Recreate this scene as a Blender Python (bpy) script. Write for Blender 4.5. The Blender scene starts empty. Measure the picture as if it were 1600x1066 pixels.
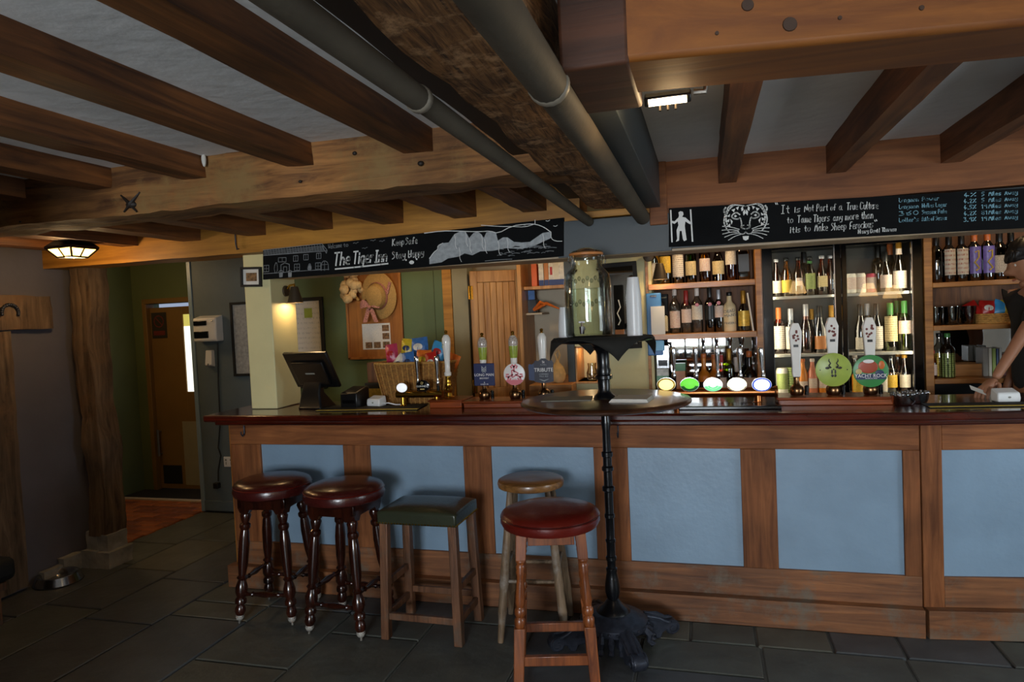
import bpy, math, random
from mathutils import Vector, Matrix
random.seed(7)
PI = math.pi
scene = bpy.context.scene
COL = scene.collection

# ------------------------------------------------------------------ camera
FPX = 1075.0
EYE = 1.64
YAW, PITCH, ROLL = (math.radians(a) for a in (15.7, -2.3, -2.6))
_f = Vector((-math.sin(YAW)*math.cos(PITCH), math.cos(YAW)*math.cos(PITCH), math.sin(PITCH)))
_r = Vector((math.cos(YAW), math.sin(YAW), 0)); _u = _r.cross(_f)
CR = _r*math.cos(ROLL) + _u*math.sin(ROLL)
CU = -_r*math.sin(ROLL) + _u*math.cos(ROLL)
CF = _f
cam = bpy.data.cameras.new('camera')
cam.sensor_fit = 'HORIZONTAL'; cam.sensor_width = 36; cam.lens = FPX/1600*36
cam.clip_start = .05; cam.clip_end = 100
camo = bpy.data.objects.new('camera', cam); COL.objects.link(camo)
camo.matrix_world = Matrix(((CR.x, CU.x, -CF.x, 0), (CR.y, CU.y, -CF.y, 0), (CR.z, CU.z, -CF.z, EYE), (0, 0, 0, 1)))
scene.camera = camo

# ------------------------------------------------------------------ world, exposure, daylight through the windows
scene.view_settings.view_transform = 'Standard'
scene.view_settings.look = 'None'
scene.view_settings.gamma = 1
scene.view_settings.use_curve_mapping = False
scene.view_settings.exposure = 0.0
world = bpy.data.worlds.new('world'); scene.world = world; world.use_nodes = True
world.node_tree.nodes['Background'].inputs[0].default_value = (.62, .74, 1, 1)
world.node_tree.nodes['Background'].inputs[1].default_value = .5

def area_light(name, loc, target, sx, sy, power, col, spread=PI):
    l = bpy.data.lights.new(name, 'AREA'); l.shape = 'RECTANGLE'; l.size = sx; l.size_y = sy
    l.energy = power; l.color = col; l.spread = spread
    o = bpy.data.objects.new(name, l); COL.objects.link(o); o.location = loc
    o.rotation_euler = (Vector(target)-Vector(loc)).to_track_quat('-Z', 'Y').to_euler()
    return o
DAY = (.80, .90, 1.0)
# daylight entering through the window in the side wall and the one far behind the camera
area_light('daylight', (3.42, 2.1, 1.35), (.6, 3.0, 1.7), 1.5, 1.1, 34, (.70, .85, 1.0))
area_light('daylight', (-.35, -3.92, 1.5), (-.3, 3.6, 1.7), 1.5, 1.25, 205, (.84, .92, 1.0))

# ------------------------------------------------------------------ pixel -> place on a given plane
def _ray(px, py): return CR*((px-800)/FPX) - CU*((py-533)/FPX) + CF
def U(px, py, Y):
    d = _ray(px, py); p = d*(Y/d.y); p.z += EYE; return p
def UZ(px, py, Z):
    d = _ray(px, py); p = d*((Z-EYE)/d.z); p.z = Z; return p
def UX(px, py, X):
    d = _ray(px, py); p = d*(X/d.x); p.z += EYE; return p

# ------------------------------------------------------------------ materials
def lin(h):
    h = h.lstrip('#'); out = []
    for i in (0, 2, 4):
        c = int(h[i:i+2], 16)/255
        out.append(c/12.92 if c <= .04045 else ((c+.055)/1.055)**2.4)
    return (*out, 1)
M = {}
def _new(name):
    m = bpy.data.materials.new(name); m.use_nodes = True
    nt = m.node_tree; b = nt.nodes['Principled BSDF']; M[name] = m
    return m, nt, b
def _n(nt, t, **k):
    n = nt.nodes.new(t)
    for a, v in k.items(): setattr(n, a, v)
    return n
def plain(name, col, rough=.5, metal=0, coat=0, var=.12, nscale=9, bump=0, bscale=60, spec=.5):
    """paint / leather / metal: a colour with soft mottling and a fine relief"""
    m, nt, b = _new(name); c = lin(col)
    b.inputs['Roughness'].default_value = rough; b.inputs['Metallic'].default_value = metal
    b.inputs['Coat Weight'].default_value = coat; b.inputs['Coat Roughness'].default_value = .15
    b.inputs['Specular IOR Level'].default_value = spec
    tc = _n(nt, 'ShaderNodeTexCoord')
    no = _n(nt, 'ShaderNodeTexNoise'); no.inputs['Scale'].default_value = nscale; no.inputs['Detail'].default_value = 5
    nt.links.new(tc.outputs['Object'], no.inputs['Vector'])
    rp = _n(nt, 'ShaderNodeValToRGB')
    rp.color_ramp.elements[0].position = .3; rp.color_ramp.elements[1].position = .7
    rp.color_ramp.elements[0].color = (*[x*(1-var) for x in c[:3]], 1)
    rp.color_ramp.elements[1].color = (*[min(1, x*(1+var)) for x in c[:3]], 1)
    nt.links.new(no.outputs['Fac'], rp.inputs['Fac']); nt.links.new(rp.outputs['Color'], b.inputs['Base Color'])
    if bump:
        n2 = _n(nt, 'ShaderNodeTexNoise'); n2.inputs['Scale'].default_value = bscale; n2.inputs['Detail'].default_value = 4
        nt.links.new(tc.outputs['Object'], n2.inputs['Vector'])
        bp = _n(nt, 'ShaderNodeBump'); bp.inputs['Strength'].default_value = bump; bp.inputs['Distance'].default_value = .01
        nt.links.new(n2.outputs['Fac'], bp.inputs['Height']); nt.links.new(bp.outputs['Normal'], b.inputs['Normal'])
    return m
def wood(name, c1, c2, axis='X', rough=.5, coat=0, scale=1., bump=.25, blotch=.5, worn=None, spec=.5):
    """long-grained timber; c1 dark grain, c2 light wood, worn an optional wear colour in patches"""
    m, nt, b = _new(name)
    b.inputs['Roughness'].default_value = rough; b.inputs['Coat Weight'].default_value = coat
    b.inputs['Coat Roughness'].default_value = .12; b.inputs['Specular IOR Level'].default_value = spec
    tc = _n(nt, 'ShaderNodeTexCoord'); mp = _n(nt, 'ShaderNodeMapping'); oi = _n(nt, 'ShaderNodeObjectInfo')
    s = [16*scale]*3; s['XYZ'.index(axis)] = 1.1*scale
    mp.inputs['Scale'].default_value = s
    off = _n(nt, 'ShaderNodeVectorMath', operation='SCALE'); off.inputs[0].default_value = (13, 7, 5)
    nt.links.new(oi.outputs['Random'], off.inputs['Scale']); nt.links.new(off.outputs[0], mp.inputs['Location'])
    nt.links.new(tc.outputs['Object'], mp.inputs['Vector'])
    no = _n(nt, 'ShaderNodeTexNoise'); no.inputs['Scale'].default_value = 2.2; no.inputs['Detail'].default_value = 7
    no.inputs['Roughness'].default_value = .62; no.inputs['Distortion'].default_value = .9
    nt.links.new(mp.outputs[0], no.inputs['Vector'])
    rp = _n(nt, 'ShaderNodeValToRGB'); rp.color_ramp.elements[0].position = .32; rp.color_ramp.elements[1].position = .66
    rp.color_ramp.elements[0].color = lin(c1); rp.color_ramp.elements[1].color = lin(c2)
    nt.links.new(no.outputs['Fac'], rp.inputs['Fac'])
    bl = _n(nt, 'ShaderNodeTexNoise'); bl.inputs['Scale'].default_value = 3.1*scale; bl.inputs['Detail'].default_value = 4
    nt.links.new(tc.outputs['Object'], bl.inputs['Vector'])
    mr = _n(nt, 'ShaderNodeMapRange'); mr.inputs[1].default_value = .3; mr.inputs[2].default_value = .7
    mr.inputs[3].default_value = 1-blotch; mr.inputs[4].default_value = 1.12
    nt.links.new(bl.outputs['Fac'], mr.inputs[0])
    mx = _n(nt, 'ShaderNodeMix', data_type='RGBA', blend_type='MULTIPLY'); mx.inputs[0].default_value = 1
    nt.links.new(rp.outputs['Color'], mx.inputs[6]); nt.links.new(mr.outputs[0], mx.inputs[7])
    out = mx.outputs[2]
    if worn:
        wn = _n(nt, 'ShaderNodeTexNoise'); wn.inputs['Scale'].default_value = 5*scale; wn.inputs['Detail'].default_value = 8; wn.inputs['Roughness'].default_value = .7
        nt.links.new(tc.outputs['Object'], wn.inputs['Vector'])
        wr = _n(nt, 'ShaderNodeValToRGB'); wr.color_ramp.elements[0].position = .52; wr.color_ramp.elements[1].position = .66
        nt.links.new(wn.outputs['Fac'], wr.inputs['Fac'])
        m2 = _n(nt, 'ShaderNodeMix', data_type='RGBA'); nt.links.new(wr.outputs['Color'], m2.inputs[0])
        nt.links.new(out, m2.inputs[6]); m2.inputs[7].default_value = lin(worn); out = m2.outputs[2]
    nt.links.new(out, b.inputs['Base Color'])
    bp = _n(nt, 'ShaderNodeBump'); bp.inputs['Strength'].default_value = bump; bp.inputs['Distance'].default_value = .006
    nt.links.new(no.outputs['Fac'], bp.inputs['Height']); nt.links.new(bp.outputs['Normal'], b.inputs['Normal'])
    return m
def tglass(name, col, gloss=.12, rough=.03):
    """thin or filled glass: tinted clear body with a fresnel sheen"""
    m, nt, b = _new(name); nt.nodes.remove(b); o = nt.nodes['Material Output']
    tr = _n(nt, 'ShaderNodeBsdfTransparent'); tr.inputs[0].default_value = lin(col)
    gl = _n(nt, 'ShaderNodeBsdfGlossy'); gl.inputs['Roughness'].default_value = rough
    lw = _n(nt, 'ShaderNodeLayerWeight'); lw.inputs[0].default_value = .25
    ad = _n(nt, 'ShaderNodeMath', operation='MULTIPLY_ADD'); ad.inputs[1].default_value = .75; ad.inputs[2].default_value = gloss
    ad.use_clamp = True
    nt.links.new(lw.outputs['Fresnel'], ad.inputs[0])
    mx = _n(nt, 'ShaderNodeMixShader'); nt.links.new(ad.outputs[0], mx.inputs[0])
    nt.links.new(tr.outputs[0], mx.inputs[1]); nt.links.new(gl.outputs[0], mx.inputs[2]); nt.links.new(mx.outputs[0], o.inputs[0])
    return m
def glow(name, col, strength):
    m, nt, b = _new(name)
    b.inputs['Base Color'].default_value = lin(col); b.inputs['Emission Color'].default_value = lin(col)
    b.inputs['Emission Strength'].default_value = strength
    return m
def printed(name, paper, ink, bands=26., amount=.45, rough=.6):
    """paper or bottle label with rows of small print"""
    m, nt, b = _new(name); b.inputs['Roughness'].default_value = rough
    tc = _n(nt, 'ShaderNodeTexCoord'); mp = _n(nt, 'ShaderNodeMapping'); mp.inputs['Scale'].default_value = (bands*3, bands*3, bands)
    nt.links.new(tc.outputs['Generated'], mp.inputs['Vector'])
    no = _n(nt, 'ShaderNodeTexNoise'); no.inputs['Scale'].default_value = .55; no.inputs['Detail'].default_value = 1
    nt.links.new(mp.outputs[0], no.inputs['Vector'])
    wv = _n(nt, 'ShaderNodeTexWave', bands_direction='Z'); wv.inputs['Scale'].default_value = 1.6; wv.inputs['Distortion'].default_value = 0
    mp2 = _n(nt, 'ShaderNodeMapping'); mp2.inputs['Scale'].default_value = (0, 0, bands/12)
    nt.links.new(tc.outputs['Generated'], mp2.inputs['Vector']); nt.links.new(mp2.outputs[0], wv.inputs['Vector'])
    a = _n(nt, 'ShaderNodeMath', operation='GREATER_THAN'); a.inputs[1].default_value = .62; nt.links.new(wv.outputs['Fac'], a.inputs[0])
    c = _n(nt, 'ShaderNodeMath', operation='GREATER_THAN'); c.inputs[1].default_value = 1-amount-.03; nt.links.new(no.outputs['Fac'], c.inputs[0])
    d = _n(nt, 'ShaderNodeMath', operation='MULTIPLY'); nt.links.new(a.outputs[0], d.inputs[0]); nt.links.new(c.outputs[0], d.inputs[1])
    mx = _n(nt, 'ShaderNodeMix', data_type='RGBA'); nt.links.new(d.outputs[0], mx.inputs[0])
    mx.inputs[6].default_value = lin(paper); mx.inputs[7].default_value = lin(ink)
    nt.links.new(mx.outputs[2], b.inputs['Base Color'])
    return m

wood('oak_x', '703f20', 'a26438', 'X', .62, 0, .8, .3, .45, spec=.3)
wood('oak_z', '6c3d1e', '9c6036', 'Z', .62, 0, .8, .3, .45, spec=.3)
wood('oak_scuffed', '633c22', '966038', 'X', .6, 0, .8, .35, .45, worn='6b5f50')
wood('oak_end', '6a3c14', 'b8772f', 'Z', .45, .1, .8, .3, .3)
wood('mahogany', '280a04', '561a0b', 'X', .2, .7, .7, .08, .35)
wood('tap_block', '5a2209', 'a04a1a', 'X', .3, .4, .8, .1, .3)
wood('pine_beam', '8f5c1a', 'c68a34', 'X', .55, 0, .5, .25, .3)
wood('pine_red', '6e3c16', '9e6030', 'X', .65, 0, .5, .22, .3)
wood('pine_big', '66340a', '8e5419', 'X', .65, 0, .42, .2, .25)
wood('pine_box', '341a0a', '56301a', 'X', .65, 0, .5, .2, .35)
wood('joist_dark', '46260f', '905829', 'Y', .6, 0, .6, .35, .5)
wood('joist_red', '4a2814', '8a5630', 'Y', .6, 0, .6, .3, .4)
wood('old_beam', '4e2c10', 'b07840', 'X', .75, 0, .55, .8, .55, worn='8a6a3c')
wood('bark_beam', '44290f', 'b8804a', 'Y', .85, 0, 2.8, 1.0, .6, worn='c8986a')
wood('post_wood', '3e2d1e', '826a52', 'Z', .75, 0, .6, .9, .5, worn='6c5138')
wood('shelf_pine', '8a5522', 'c4853f', 'X', .45, .1, .8, .12, .25)
wood('door_pine', '9a6530', 'd29a58', 'Z', .42, .15, .7, .1, .2)
wood('shelf_back', '54321a', '86552c', 'Z', .6, 0, .8, .15, .3)
wood('cork_board', '8f541e', 'b8742e', 'Z', .5, .1, .5, .1, .25)
wood('stool_dark', '180804', '3c170b', 'Z', .2, .6, 1.2, .06, .35)
wood('stool_oak', '4a2c18', '83573a', 'Z', .5, 0, 1.2, .25, .4, worn='5a4a3c')
wood('stool_elm', '5c4630', '9a7f62', 'Z', .55, 0, 1.2, .3, .4, worn='8f8478')
wood('stool_seat', '6a4422', 'a9773f', 'X', .35, .25, 1.2, .12, .35)
wood('stool_red', '5a2a12', '9a5528', 'Z', .35, .3, 1.0, .1, .3)
wood('table_wood', '2a150a', '5c3820', 'X', .34, .25, .8, .05, .4)
plain('panel_blue', '839bb0', .34, var=.1, nscale=3, bump=.12, bscale=40)
plain('ceiling_white', 'e8e8e6', .85, var=.06, nscale=3, bump=.4, bscale=14)
plain('wall_slate', '5d6a70', .6, var=.1, nscale=3, bump=.25, bscale=22)
plain('wall_green', '5d6d47', .6, var=.06, nscale=3, bump=.06)
plain('wall_olive', '59623a', .6, var=.1, nscale=2, bump=.1)
plain('wall_grey', '5b5860', .75, var=.12, nscale=2.5, bump=.3, bscale=16)
plain('cream_paint', 'd8cf9c', .55, var=.05, nscale=4, bump=.12, bscale=25)
plain('cream_grey', 'b9ab92', .6, var=.05, nscale=4, bump=.1)
plain('jamb_grey', '8d8466', .6, var=.05)
plain('slate_paint', '3a4144', .5, var=.08, nscale=4, bump=.06)
plain('chalkboard', '101112', .9, var=.25, nscale=6, spec=.15)
plain('chalk_white', 'e4e4e0', .9, var=.06)
plain('chalk_grey', 'a2a6a8', .9, var=.22, nscale=40)
plain('chalk_dim', '85888a', .9, var=.2, nscale=40)
plain('chalk_blue', '86b4c4', .9, var=.1)
plain('fascia_soffit', 'a48f74', .5, var=.06)
plain('flag_stone', '50524c', .5, var=.22, nscale=5, bump=.35, bscale=18)
plain('flag_warm', '57554b', .5, var=.22, nscale=5, bump=.35, bscale=18)
plain('flag_grey', '4a4c4d', .48, var=.22, nscale=5, bump=.35, bscale=18)
plain('mortar', '6b6a64', .9, var=.15, bump=.3)
plain('terracotta', '9a5426', .6, var=.3, nscale=7, bump=.3, bscale=30)
plain('terracotta_dark', '7a4020', .6, var=.3, nscale=7, bump=.3, bscale=30)
plain('stone_rubble', '8d8a84', .85, var=.25, nscale=9, bump=.8, bscale=22)
plain('leather_red', '5c160e', .28, coat=.25, var=.2, nscale=5, bump=.12, bscale=90)
plain('leather_plum', '3f1310', .26, coat=.3, var=.25, nscale=5, bump=.12, bscale=90)
plain('leather_green', '2f3324', .3, coat=.2, var=.2, nscale=5, bump=.15, bscale=70)
plain('brass', 'c79a3c', .22, 1, var=.08)
plain('copper', 'a8683c', .28, 1, var=.1)
plain('bronze', '8c6a4a', .26, 1, var=.1)
plain('chrome', 'd8d8dc', .12, 1, var=.03)
plain('steel', 'a8aaae', .22, 1, var=.06)
plain('steel_worn', '8a857c', .4, .8, var=.2)
plain('zinc', 'b9b4aa', .5, .3, var=.15, bump=.4, bscale=120)
plain('cast_iron', '0d0f13', .28, .2, coat=.3, var=.2, bump=.1)
plain('iron_relief', '3a3e49', .38, .5, var=.3, nscale=30, bump=.2)
plain('black_plastic', '0c0c0d', .35, var=.1)
plain('black_gloss', '070708', .12, var=.05)
plain('black_matt', '111112', .7, var=.1)
plain('white_plastic', 'e6e6e4', .35, var=.02)
plain('white_ceramic', 'e9e4dc', .15, coat=.5, var=.03)
plain('print_grey', 'b3a59a', .2, coat=.4, var=.5, nscale=120)
plain('print_olive', '94a23c', .3, var=.15, nscale=60)
plain('print_black', '15120f', .4, var=.1)
plain('pipe_grey', '585044', .7, var=.15, nscale=6, bump=.1, spec=.25)
plain('pipe_collar', '7c7466', .5, var=.1)
plain('shade_metal', '4b3f30', .45, .5, var=.08)
plain('cable_black', '0c0c0c', .5, var=.05)
plain('mat_yellow', 'c0a030', .7, var=.1)
plain('mat_black', '15140f', .85, var=.1)
plain('mat_grey', '8b8a80', .7, var=.1)
plain('straw', 'b98f4e', .8, var=.15, nscale=90, bump=.5, bscale=160)
plain('flower_cream', 'd9b47a', .8, var=.2, nscale=30)
plain('basket_weave', '94652c', .7, var=.35, nscale=70, bump=1.0, bscale=110)
plain('basket_pale', 'b88a44', .7, var=.3, nscale=70, bump=.8, bscale=110)
plain('skin', 'a06e52', .5, var=.06)
plain('hair', '120c09', .5, var=.2)
plain('lip', '98594a', .5)
plain('shirt_black', '0b0b0d', .85, var=.15, bump=.1)
plain('trouser', '15161a', .85)
plain('wall_room', '9a9488', .8, var=.06)
plain('door_brown', '7a5a28', .55, var=.12, nscale=2, bump=.05)
plain('door_dark', '2a261c', .55, var=.12)
plain('dark_stain_shade', '241a12', .6)
plain('knot_stain', '3a2414', .6)
plain('mortar_white', 'c9c6bd', .8, bump=.4)
plain('rubber_dark', '1a1a18', .8)
plain('packet_red', 'b3221c', .35, var=.15); plain('packet_blue', '3b6cab', .35, var=.25, nscale=30)
plain('packet_yellow', 'd0b32c', .35, var=.25, nscale=30); plain('packet_pink', 'b83a5a', .35, var=.2, nscale=30)
plain('packet_orange', 'd06a26', .35, var=.3, nscale=30); plain('packet_white', 'd8d2c4', .35, var=.3, nscale=30)
plain('packet_sky', '3f97cc', .35, var=.2); plain('packet_navy', '22345a', .4, var=.1)
plain('blue_plastic', '2f6fb0', .4, var=.05)
plain('gingham', 'b87a6a', .8, var=.5, nscale=150)
plain('cup_plastic', 'dcdcdc', .3, var=.03)
plain('badge_blue', '1c2450', .35, var=.06); plain('badge_white', 'ece6e2', .35, var=.02)
plain('badge_pink', 'd6717a', .35, var=.05); plain('badge_dark', '151228', .35, var=.2)
plain('badge_green', '9fb04a', .35, var=.1, nscale=20); plain('badge_leaf', '3f8a4a', .35, var=.1)
plain('badge_rust', 'b0492c', .4, var=.15); plain('badge_gold', 'c8b070', .35, var=.1)
plain('fridge_lining', '4a4843', .5)
plain('paper', 'dcd8cf', .7, var=.03)
plain('photo_print', '7a5a3a', .5, var=.7, nscale=60)
plain('book_orange', 'd8622a', .5); plain('book_navy', '2a3c72', .5); plain('book_cream', 'd8d0bc', .5)
plain('book_maroon', '6a2418', .5); plain('book_grey', '9a948a', .5); plain('book_green', '8a9a4a', .5)
plain('label_gold', 'c9a94a', .4, .3, var=.2, nscale=60); plain('label_purple', '6a5a9a', .4, var=.3, nscale=40)
plain('label_black', '1a1a1a', .4, var=.2); plain('label_orange', 'c07a40', .5, var=.1)
printed('label_white', 'd9cfbd', '6a5040'); printed('label_cream', 'd2bb86', '5a4628'); printed('label_yellow', 'd8b03a', '54401a')
printed('label_redwhite', 'd8c8b8', 'a83428'); printed('label_town', 'c9bda8', 'a05a44', 14)
printed('label_greenish', '9cab62', '2c3a1c'); printed('notice_print', 'dfdad0', 'bdbbb6', 40, .42)
printed('label_gin', 'd8c89a', 'a08040')
for n_, c_ in (('cap_red', 'a0241c'), ('cap_white', 'dfd0c4'), ('cap_black', '141414'), ('cap_gold', 'b8862e'), ('cap_orange', 'c66a30'), ('cap_green', '3d7a3a'), ('cap_silver', 'b8b8bc')):
    plain(n_, c_, .35, .4 if n_ in ('cap_gold', 'cap_silver') else 0)
tglass('glass_clear', 'f1f5f2', .10); tglass('glass_jar', 'f6f9f8', .03); tglass('glass_pane', 'dfe3e2', .035, .015)
tglass('glass_green', '2f7a34', .12); tglass('glass_dark', '16180e', .16); tglass('glass_black', '060706', .18)
tglass('glass_amber', 'b8641c', .12); tglass('glass_gold', 'd9a23a', .12); tglass('glass_rust', '8a3814', .12)
tglass('glass_olive', 'a8b860', .12); tglass('glass_rose', 'd8a08c', .12); tglass('glass_juice', 'd8862a', .1)
tglass('glass_lime', 'b8c83c', .12); tglass('glass_smoke', 'b8bcb8', .16); tglass('glass_water', 'f4f8f2', .02)
plain('ceramic_cream', 'd9c49a', .4); plain('liquid_orange', 'd07a1e', .3); plain('liquid_peach', 'cf7a5a', .3)
glow('lantern_glass', 'ffc063', 8); glow('flood_lens', 'ffdfae', 16); glow('bulb_warm', 'ffc27a', 14)
glow('tube_white', 'fff0d8', 2.5); glow('lamp_linen', 'ffcf8a', 12)
glow('lens_amber', 'ffd982', 2.0); glow('lens_green', '62c63a', 1.1); glow('lens_white', 'fffdf4', 2.6)
glow('lens_cream', 'fff6c8', 2.6); glow('lens_blue', 'f2f4ff', 2.6); glow('lens_mint', '6fd08a', 1.1); glow('lens_dim', 'e8ecef', .7)
glow('lens_rim', '3f58c0', .8); glow('day_pane', 'eef2e4', 1.5); glow('day_yellow', 'd8cf6a', .7)
m_, nt_, b_ = _new('mirror'); b_.inputs['Metallic'].default_value = 1; b_.inputs['Roughness'].default_value = .03; b_.inputs['Base Color'].default_value = (.42, .42, .41, 1)

# ------------------------------------------------------------------ mesh builder
class MB:
    def __init__(s): s.v = []; s.f = []; s.m = []
    def add(s, vs, fs, m=0):
        o = len(s.v); s.v += [tuple(x) for x in vs]; s.f += [tuple(i+o for i in f) for f in fs]; s.m += [m]*len(fs); return s
    def box(s, x0, x1, y0, y1, z0, z1, m=0, X=None):
        vs = [(x, y, z) for z in (z0, z1) for y in (y0, y1) for x in (x0, x1)]
        if X is not None: vs = [X @ Vector(v) for v in vs]
        return s.add(vs, [(0, 2, 3, 1), (4, 5, 7, 6), (0, 1, 5, 4), (2, 6, 7, 3), (0, 4, 6, 2), (1, 3, 7, 5)], m)
    def hexa(s, vs, m=0):   # 8 corners: bottom 4 (ccw), top 4
        return s.add(vs, [(3, 2, 1, 0), (4, 5, 6, 7), (0, 1, 5, 4), (1, 2, 6, 5), (2, 3, 7, 6), (3, 0, 4, 7)], m)
    def loft(s, rings, m=0, cap=True, closed=True):
        n = len(rings[0]); vs = [p for r in rings for p in r]; fs = []
        for i in range(len(rings)-1):
            for j in range(n if closed else n-1):
                k = (j+1) % n; fs.append((i*n+j, i*n+k, (i+1)*n+k, (i+1)*n+j))
        if cap: fs += [tuple(range(n-1, -1, -1)), tuple((len(rings)-1)*n+j for j in range(n))]
        return s.add(vs, fs, m)
    def lathe(s, prof, n=20, X=None, m=0, cap=True, sx=1, sy=1):
        rings = []
        for r, z in prof:
            ring = [Vector((r*sx*math.cos(2*PI*j/n), r*sy*math.sin(2*PI*j/n), z)) for j in range(n)]
            rings.append([X @ p for p in ring] if X is not None else ring)
        return s.loft(rings, m, cap)
    def turn(s, p0, p1, prof, n=14, m=0):
        """turned spindle between two points; prof = (t, radius)"""
        p0, p1 = Vector(p0), Vector(p1); d = p1-p0; L = d.length
        X = Matrix.Translation(p0) @ d.to_track_quat('Z', 'Y').to_matrix().to_4x4()
        return s.lathe([(r, t*L) for t, r in prof], n, X, m)
    def tube(s, pts, r, n=8, m=0, cap=True):
        pts = [Vector(p) for p in pts]; rs = r if isinstance(r, (list, tuple)) else [r]*len(pts); rings = []
        a = None
        for i, p in enumerate(pts):
            d = (pts[min(i+1, len(pts)-1)]-pts[max(i-1, 0)]).normalized()
            if a is None: a = d.orthogonal().normalized()
            else: a = (a-d*a.dot(d)).normalized()
            b = d.cross(a)
            rings.append([p+(a*math.cos(2*PI*j/n)+b*math.sin(2*PI*j/n))*rs[i] for j in range(n)])
        return s.loft(rings, m, cap)
    def prism(s, poly, X, h, m=0):
        """2-D polygon (x,z) extruded to +y by h, placed by X"""
        n = len(poly)
        vs = [X @ Vector((x, 0, z)) for x, z in poly] + [X @ Vector((x, h, z)) for x, z in poly]
        fs = [tuple(range(n)), tuple(range(2*n-1, n-1, -1))] + [(i, i+n, (i+1) % n+n, (i+1) % n) for i in range(n)]
        return s.add(vs, fs, m)
    def ball(s, c, r, n=12, k=8, m=0, sc=(1, 1, 1)):
        X = Matrix.Translation(c) @ Matrix.Diagonal((*sc, 1))
        return s.lathe([(max(1e-4, r*math.sin(PI*i/k)), -r*math.cos(PI*i/k)) for i in range(k+1)], n, X, m)
    def build(s, name, mats, parent=None, smooth=True, bev=0, world=False, seg=2, kind=None, ang=38):
        if not isinstance(mats, (list, tuple)): mats = [mats]
        me = bpy.data.meshes.new(name); vs = s.v; loc = None
        if parent is not None and world:
            p = parent.location; vs = [(x-p.x, y-p.y, z-p.z) for x, y, z in vs]
        if parent is None:
            xs, ys, zs = zip(*vs); loc = ((min(xs)+max(xs))/2, (min(ys)+max(ys))/2, min(zs))
            vs = [(x-loc[0], y-loc[1], z-loc[2]) for x, y, z in vs]
        me.from_pydata(vs, [], s.f)
        for a in mats: me.materials.append(M[a])
        me.polygons.foreach_set('material_index', s.m)
        import bmesh
        bm = bmesh.new(); bm.from_mesh(me); bmesh.ops.recalc_face_normals(bm, faces=bm.faces); bm.to_mesh(me); bm.free()
        if smooth:
            me.polygons.foreach_set('use_smooth', [True]*len(me.polygons)); me.set_sharp_from_angle(angle=math.radians(ang))
        me.update()
        o = bpy.data.objects.new(name, me); COL.objects.link(o)
        if parent is not None: o.parent = parent
        else: o.location = loc
        if bev:
            b = o.modifiers.new('edge', 'BEVEL'); b.width = bev; b.segments = seg; b.limit_method = 'ANGLE'; b.angle_limit = math.radians(40)
        if kind: o['kind'] = kind
        return o
def tag(o, label, cat, group=None):
    o['label'] = label; o['category'] = cat
    if group: o['group'] = group
    return o
def thing(name, label, cat, loc=(0, 0, 0), rz=0, group=None):
    o = bpy.data.objects.new(name, None); COL.objects.link(o); o.location = loc; o.rotation_euler = (0, 0, rz)
    o.empty_display_size = .05
    return tag(o, label, cat, group)
def struct(o): o['kind'] = 'structure'; return o
def copy_tree(o, parent=None):
    c = o.copy(); COL.objects.link(c); c.parent = parent
    for ch in o.children: copy_tree(ch, c)
    return c
def T3(x, y, z): return Matrix.Translation((x, y, z))
def RZ(a): return Matrix.Rotation(a, 4, 'Z')
def RX(a): return Matrix.Rotation(a, 4, 'X')
def RY(a): return Matrix.Rotation(a, 4, 'Y')
def point_light(name, loc, power, col, r=.03):
    l = bpy.data.lights.new(name, 'POINT'); l.energy = power; l.color = col; l.shadow_soft_size = r
    o = bpy.data.objects.new(name, l); COL.objects.link(o); o.location = loc; return o
def spot_light(name, loc, target, power, col, ang=100, r=.03, blend=.6):
    l = bpy.data.lights.new(name, 'SPOT'); l.energy = power; l.color = col; l.shadow_soft_size = r; l.spot_size = math.radians(ang); l.spot_blend = blend
    o = bpy.data.objects.new(name, l); COL.objects.link(o); o.location = loc
    o.rotation_euler = (Vector(target)-Vector(loc)).to_track_quat('-Z', 'Y').to_euler(); return o
WARM = (1, .68, .34)
def letters(txt, size, parent, mat, X, depth=.001, name='lettering', align='CENTER', squash=1):
    """raised lettering; X places the text's own xy plane in the parent's space"""
    cu = bpy.data.curves.new(name, 'FONT'); cu.body = txt; cu.size = size; cu.extrude = depth; cu.align_x = align; cu.align_y = 'CENTER'
    cu.resolution_u = 3
    t = bpy.data.objects.new(name, cu); COL.objects.link(t)
    dg = bpy.context.evaluated_depsgraph_get(); dg.update()
    me = bpy.data.meshes.new_from_object(t.evaluated_get(dg)); bpy.data.objects.remove(t); bpy.data.curves.remove(cu)
    me.transform(X @ Matrix.Diagonal((squash, 1, 1, 1))); me.materials.clear(); me.materials.append(M[mat])
    o = bpy.data.objects.new(name, me); COL.objects.link(o); o.parent = parent; return o
FRONT = RX(PI/2)     # text plane turned to face the camera side (-Y)
def rough_up(o, amp, seed, cuts=3, freq=6.):
    """uneven hewn surface: subdivide and push the vertices by noise"""
    import bmesh
    from mathutils import noise
    bm = bmesh.new(); bm.from_mesh(o.data)
    for _ in range(cuts):
        L = sorted(e.calc_length() for e in bm.edges); lim = L[len(L)//2]*1.05
        ed = [e for e in bm.edges if e.calc_length() > max(lim*.6, .05)]
        bmesh.ops.subdivide_edges(bm, edges=ed, cuts=1, use_grid_fill=True)
    bm.normal_update()
    for v in bm.verts:
        q = v.co*freq + Vector((seed*3.7, seed*1.3, 0))
        v.co += v.normal*(noise.noise(q)*amp + noise.noise(q*3.1)*amp*.45)
    bm.to_mesh(o.data); bm.free()
    o.data.polygons.foreach_set('use_smooth', [True]*len(o.data.polygons)); o.data.update()
    return o
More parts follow.
